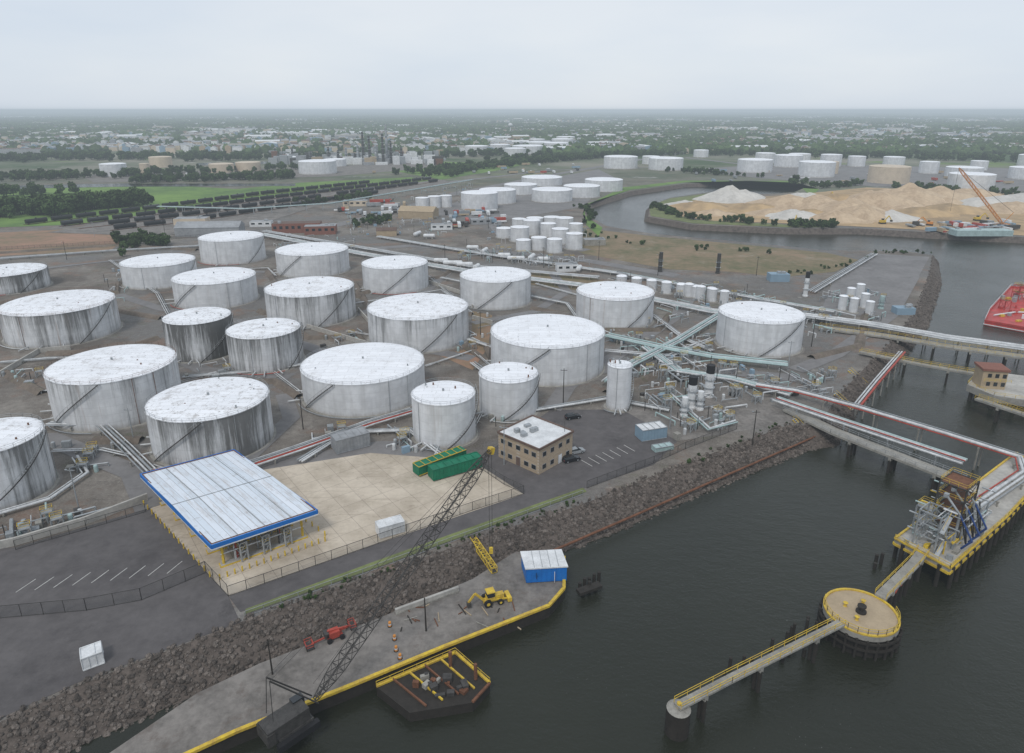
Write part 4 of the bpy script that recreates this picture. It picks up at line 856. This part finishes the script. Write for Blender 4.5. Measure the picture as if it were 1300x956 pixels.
for k,(px) in enumerate([[(75,288),(200,273),(330,255),(450,240),(548,228)],[(100,291),(230,276),(350,259),(460,244),(556,231)],[(140,293),(250,281),(370,263),(480,246)],[(30,286),(180,268),(330,248),(470,233)]]):
    pts=[G(u,v) for u,v in px]; b_=MB()
    for a,e in zip(pts,pts[1:]):
        L=(e-a).length; n=int(L/17); d=(e-a).normalized(); s_=Vector((-d.y,d.x,0))
        for sg in(-.75,.75): b_.beam(a+s_*sg+Vector((0,0,.35)),e+s_*sg+Vector((0,0,.35)),.15,.2,'rust')
        for i in range(n):
            if R.random()<.05: continue
            c_=a.lerp(e,(i+.5)/n)+Vector((0,0,2.7)); b_.tube(c_-d*7.6,c_+d*7.6,1.6,R.choice(('black','black','black','carblack')),12); b_.tube(c_+Vector((0,0,1.5)),c_+Vector((0,0,2.2)),.6,'black',8)
            b_.beam(c_-d*7.8-Vector((0,0,1.6)),c_+d*7.8-Vector((0,0,1.6)),2.4,.3,'steel')
            for w_ in(-5.5,5.5):
                for s2 in(-.8,.8): q_=c_+d*w_+s_*s2; b_.tube((q_.x,q_.y,.85),(q_.x+s_.x*.15,q_.y+s_.y*.15,.85),.5,'rust',8)
    b_.build('tank_car_train')
def pile(u,v,r,h,k,seed):
    p=G(u,v); b_=MB(); n=40; m_=14; vs=[]
    for j in range(m_+1):
        rr=r*j/m_
        for i in range(n):
            t=2*math.pi*i/n; e=1+.4*noise.noise(Vector((math.cos(t)*1.5+seed,math.sin(t)*1.5,seed))); x,y=p.x+rr*e*1.3*math.cos(t),p.y+rr*e*math.sin(t)
            z=h*max(0,1-(j/m_)**1.1)*(1+.3*noise.noise(Vector((x*.08,y*.08,seed))))+1.0*noise.noise(Vector((x*.25,y*.25,seed)))*(1-j/m_)+.2*(j<m_)-.3*(j==m_); vs.append((x,y,z))
    b_.add(vs,[(j*n+i,j*n+(i+1)%n,(j+1)*n+(i+1)%n,(j+1)*n+i) for j in range(m_) for i in range(n)],k,True); o=b_.build('sand_pile',p)
    o.data.flip_normals() if o.data.polygons[n].normal.z<0 else None
for i,a in enumerate([(928,254,26,13,'sandw'),(945,252,20,9,'sandw'),(890,264,24,7,'sandy'),(870,262,16,6,'sandw'),(1000,262,30,11,'sand'),(1040,264,30,12,'sand'),(1075,270,26,13,'sand'),(1090,278,22,13,'sand'),(1110,262,34,16,'sand'),(1150,258,40,17,'sand'),(1185,256,34,14,'sand'),(960,266,22,6,'sandy'),(1010,276,20,6,'sandw'),(1060,280,20,8,'sand'),(1210,268,26,7,'sandy'),(1245,262,30,9,'sandw'),(1285,268,30,8,'sand'),(1130,278,20,6,'sandw'),(980,272,18,5,'sand'),(1170,272,24,6,'sandy'),(1310,258,40,10,'sandw'),(1230,250,30,9,'sand'),(905,272,14,4,'sand'),(1030,272,14,5,'sandy'),(1150,268,14,5,'sand'),(1200,262,16,8,'sand'),(1020,256,24,9,'sandw'),(1060,258,26,10,'sandy')]): pile(*a,i*3.1)
b_=MB(); p=G(1272,290); t=Vector((p.x-38,p.y+6,44)); lattice(b_,p+Vector((0,0,3)),t,1.7,'orange',.16,.05); b_.box(p,(8,5,3.5),'orange',.2); b_.box(p-Vector((0,0,.02)),(9,6,1.3),'black',.2); b_.tube(p+Vector((6,0,12)),t,.12,'steel',4); b_.tube(p+Vector((0,0,4)),p+Vector((6,0,12)),.25,'orange',5); b_.tube(t,(t.x,t.y,12),.1,'steel',4); b_.build('orange_crawler_crane')
def loader(u,v,k,ang):
    p_=G(u,v,.2); b_=MB(); ca,sa=math.cos(ang),math.sin(ang)
    def T2(x,y,z): return Vector((p_.x+x*ca-y*sa,p_.y+x*sa+y*ca,p_.z+z))
    for s2 in(-1.3,1.3): q_=T2(0,s2,0); b_.box(q_,(4.5,.7,1.1),'black',ang)
    b_.box(T2(0,0,1.1),(4.2,3,1.7),k,ang); b_.box(T2(.8,.8,2.8),(1.6,1.3,1.2),'glass',ang); b_.beam(T2(1.5,0,2),T2(5.5,0,6),.5,.7,k); b_.beam(T2(5.5,0,6),T2(8.5,0,2.5),.4,.5,k); b_.box(T2(8.5,0,1.2),(1.4,1.4,1.4),'steel',ang); b_.build('excavator')
loader(1060,252,'yellow',1.8); loader(1120,284,'yellow',.3); loader(1180,286,'orange',2.5); loader(1240,280,'yellow',0); loader(1008,284,'yellow',1)
b_=MB()
for _ in range(190):
    u,v=R.choice(((R.uniform(430,520),R.uniform(255,275)),(R.uniform(1150,1290),R.uniform(284,294)),(R.uniform(560,640),R.uniform(268,290)),(R.uniform(870,1300),R.uniform(218,236)),(R.uniform(600,760),R.uniform(208,222)),(R.uniform(120,500),R.uniform(210,226)),(R.uniform(1180,1290),R.uniform(286,296))))
    p=G(u,v); k=R.choice(('white','white','pipeg','red','bluegrey','steel','tan')); an=R.choice((.2,1.7)); b_.box((p.x,p.y,.9),(R.choice((4.5,9,13)),2.4,R.choice((1,2.6,2.8))),k,an); b_.box((p.x,p.y,.1),(4,2,.8),'black',an)
b_.build('parked_trailers')
# ---------------------------------------------------------------- trees
def treemesh(nm,seed):
    r=random.Random(seed); b_=MB()
    b_.tube((0,0,-.02),(0,0,.4),.035,'trunk',6,r2=.02)
    for i in range(5): a=i*1.26+r.random(); b_.tube((0,0,.28+.03*i),(.25*math.cos(a),.25*math.sin(a),.55+r.random()*.15),.015,'trunk',4,r2=.006)
    cl=[(r.uniform(-.3,.3),r.uniform(-.3,.3),r.uniform(.3,.85),r.uniform(.13,.24)) for _ in range(13)]
    for (x,y,z,rr) in cl:
        for _ in range(48):
            d=Vector((r.gauss(0,1),r.gauss(0,1),r.gauss(0,1))).normalized()*rr*r.uniform(.6,1.1); c_=Vector((x,y,z))+d
            s_=r.uniform(.03,.065); a=Vector((r.gauss(0,1),r.gauss(0,1),r.gauss(0,1))).normalized()*s_; b2=d.cross(a).normalized()*s_ if d.cross(a).length>1e-6 else Vector((s_,0,0))
            b_.add([c_-a-b2,c_+a-b2,c_+a+b2,c_-a+b2],[(0,1,2,3)],'leafd')
    return b_.build(nm)
def grove(nm,seed):
    r=random.Random(seed); b_=MB()
    for _ in range(26):
        a,q_=r.uniform(0,6.28),math.sqrt(r.random())*.55; x,y=q_*math.cos(a),q_*math.sin(a)*.8; rr=r.uniform(.06,.12); hh=r.uniform(.08,.19)
        n=7; vs=[]
        for zz,kk in((0,.8),(.45,1.05),(.8,.75),(1,.25)):
            for i in range(n): t=6.283*i/n+r.uniform(-.3,.3); w_=rr*kk*r.uniform(.7,1.2); vs.append((x+w_*math.cos(t),y+w_*math.sin(t),hh*zz*r.uniform(.85,1.1)))
        b_.add(vs,[(j*n+i,j*n+(i+1)%n,(j+1)*n+(i+1)%n,(j+1)*n+i) for j in range(3) for i in range(n)]+[tuple(range(3*n,4*n))],'leafd')
    return b_.build(nm)
T1=[[] for _ in range(3)]
def line(px,n,spread,hmin,hmax):
    pts=[G(u,v) for u,v in px]
    for _ in range(n):
        i=R.randrange(len(pts)-1); p=pts[i].lerp(pts[i+1],R.random()); R.choice(T1).append((p.x+R.gauss(0,spread),p.y+R.gauss(0,spread),-.2,R.uniform(hmin,hmax),R.uniform(0,6)))
for a in [([(-60,276),(50,272),(80,268)],90,12,10,17),([(80,268),(175,260)],60,7,10,16),([(-80,250),(80,246)],30,12,8,13),([(160,308),(210,312)],18,4,6,9),
 ([(170,232),(380,226)],90,12,7,12),([(520,222),(640,210),(760,200)],170,14,7,12),([(826,262),(870,278),(1000,287),(1060,288)],90,3,3,7),([(640,206),(860,196)],130,18,8,13),
 ([(0,228),(130,224),(380,214)],150,20,7,12),([(1000,230),(1040,238),(1090,236)],30,8,5,9),([(380,262),(480,250)],18,6,5,8),([(860,218),(960,226)],30,8,5,9),([(1130,238),(1300,250)],30,10,6,9),([(740,262),(760,290)],20,4,3,6),
 ([(0,204),(300,200)],180,30,9,15),([(560,200),(760,192)],140,30,9,15),([(900,196),(1300,205)],180,30,8,14),([(900,192),(1300,194)],200,35,9,15),([(240,204),(420,200)],80,25,8,13),([(440,290),(500,280)],14,6,5,8),([(170,300),(160,330)],12,4,4,7),([(720,292),(800,310),(1000,322)],24,6,1.5,3.5),([(560,225),(600,215)],40,8,6,10),
 ([(312,786),(480,726),(640,668),(740,636)],60,.5,.4,1.1),([(860,590),(1000,538)],20,1,.4,1.2),([(1060,345),(1110,320),(1180,322)],24,2,1,2.5),([(1000,352),(1060,340)],10,3,1,2.5),([(20,690),(110,662)],8,.6,.5,1.2)]: line(*a)
for i in range(3): instancer('tree_mass',T1[i],treemesh('tree',20+i))
T2=[[] for _ in range(3)]
rr=random.Random(5); cnt=0
while cnt<13000:
    y=1450*math.exp(rr.random()*2.6); x=rr.uniform(-1,1)*(y*.85+300)
    if noise.noise(Vector((x*.0011,y*.0007,3.3)))+.5*noise.noise(Vector((x*.004,y*.003,9)))<-.06:
        if rr.random()<.92: continue
    cnt+=1; rr.choice(T2).append((x,y,-1,rr.uniform(48,88)*(1+y/12000),rr.uniform(0,6)))
for i in range(3): instancer('distant_trees',T2[i],grove('grove',40+i))
b_=MB(); cnt=0
while cnt<5600:
    y=1450*math.exp(rr.random()*1.8); x=rr.uniform(-1,1)*(y*.85+300)
    cnt+=1; L,Wd,h=rr.uniform(10,19),rr.uniform(9,13),rr.uniform(6,9); an=rr.choice((.2,1.77))+rr.uniform(-.1,.1); ca,sa=math.cos(an),math.sin(an); z0=rr.uniform(1,6)
    def Q(a,c_,z): return (x+a*ca-c_*sa,y+a*sa+c_*ca,z)
    k=rr.choice(('white','white','cream','roofgrey','tan','bluegrey')); kr=rr.choice(('roofgrey','brown','roofgrey','conc2'))
    if rr.random()<.06: L*=4.5;Wd*=3;h*=1.4;z0=2;kr=rr.choice(('white','roofgrey','conc2'))
    b_.add([Q(-L/2,-Wd/2,0),Q(L/2,-Wd/2,0),Q(L/2,Wd/2,0),Q(-L/2,Wd/2,0),Q(-L/2,-Wd/2,h+z0),Q(L/2,-Wd/2,h+z0),Q(L/2,Wd/2,h+z0),Q(-L/2,Wd/2,h+z0)],[(0,1,5,4),(1,2,6,5),(2,3,7,6),(3,0,4,7)],k)
    zz=h+z0; b_.add([Q(-L/2,-Wd/2,zz),Q(L/2,-Wd/2,zz),Q(L/2,0,zz+3),Q(-L/2,0,zz+3),Q(L/2,Wd/2,zz),Q(-L/2,Wd/2,zz)],[(0,1,2,3),(3,2,4,5)],kr); b_.add([Q(-L/2,-Wd/2,zz),Q(-L/2,0,zz+3),Q(-L/2,Wd/2,zz),Q(L/2,-Wd/2,zz),Q(L/2,0,zz+3),Q(L/2,Wd/2,zz)],[(0,1,2),(3,5,4)],k)
b_.build('distant_town')
b_=MB(); n=160; vs=[]
for i in range(n+1):
    x=-26000+52000*i/n; h=30+55*max(0,noise.noise(Vector((x*.00012,2,0))))+14*noise.noise(Vector((x*.001,5,0))); vs+=[(x,10500,-5),(x,12500,h),(x,20000,h*1.2)]
b_.add(vs,[(3*i+j,3*i+3+j,3*i+4+j,3*i+1+j) for i in range(n) for j in(0,1)],'hillf',True); b_.build('hills')
p=G(648,172); b_=MB(); b_.lathe(p,[(1.5,0),(1.5,28),(7,32),(8,36),(6,40),(.1,42)],'white',16); b_.build('water_tower')
# ---------------------------------------------------------------- haze: absorbing volume, its pale light put in as emission
m=bpy.data.materials.new('glowing_haze'); m.use_nodes=True; nt=m.node_tree; nt.nodes.clear()
D=0.00019; ab=N(nt,'ShaderNodeVolumeAbsorption'); ab.inputs[0].default_value=(0,0,0,1); ab.inputs[1].default_value=D
em=N(nt,'ShaderNodeEmission'); em.inputs[0].default_value=(0.44,0.515,0.58,1); em.inputs[1].default_value=D
ad=N(nt,'ShaderNodeAddShader'); ou=N(nt,'ShaderNodeOutputMaterial'); nt.links.new(ab.outputs[0],ad.inputs[0]); nt.links.new(em.outputs[0],ad.inputs[1]); nt.links.new(ad.outputs[0],ou.inputs['Volume'])
M['haze']=m; b_=MB(); b_.box((0,13000,-30),(62000,36000,121),'haze'); b_.build('haze')
# ---------------------------------------------------------------- world, sun, camera
w=bpy.data.worlds.new('World'); sc.world=w; w.use_nodes=True; nt=w.node_tree; bg=nt.nodes['Background']
el,az=math.radians(52),math.radians(200)
sk=N(nt,'ShaderNodeTexSky',sky_type='NISHITA'); sk.sun_disc=False; sk.sun_elevation=el; sk.sun_rotation=az
tc=N(nt,'ShaderNodeTexCoord'); mp=N(nt,'ShaderNodeMapping'); mp.inputs['Scale'].default_value=(1,1,4); nt.links.new(tc.outputs['Generated'],mp.inputs[0])
n1=noi(nt,mp.outputs[0],1.4,5,0.5)
cl=mixc(nt,ramp(nt,n1,.35,.68),(5.7,6.5,7.6),(7.2,7.6,8.1))
col=mixc(nt,0.9,sk.outputs[0],cl)
nt.links.new(col,bg.inputs[0]); bg.inputs[1].default_value=0.11
sl=bpy.data.lights.new('sun','SUN'); sl.energy=1.4; sl.angle=math.radians(12); sl.color=(1,.965,.92); so=bpy.data.objects.new('sun',sl); sc.collection.objects.link(so)
d=Vector((math.sin(az)*math.cos(el),math.cos(az)*math.cos(el),math.sin(el))); so.rotation_euler=d.to_track_quat('Z','Y').to_euler()
cam=bpy.data.cameras.new('camera'); co=bpy.data.objects.new('camera',cam); sc.collection.objects.link(co); co.location=(0,0,H)
co.rotation_euler=(math.pi/2-TH,0,0); cam.sensor_width=36; cam.lens=36*F/1300; cam.shift_y=-45/1300; cam.clip_end=80000; cam.clip_start=1
sc.camera=co
sc.view_settings.view_transform='Standard'; sc.view_settings.look='None'; sc.view_settings.exposure=0
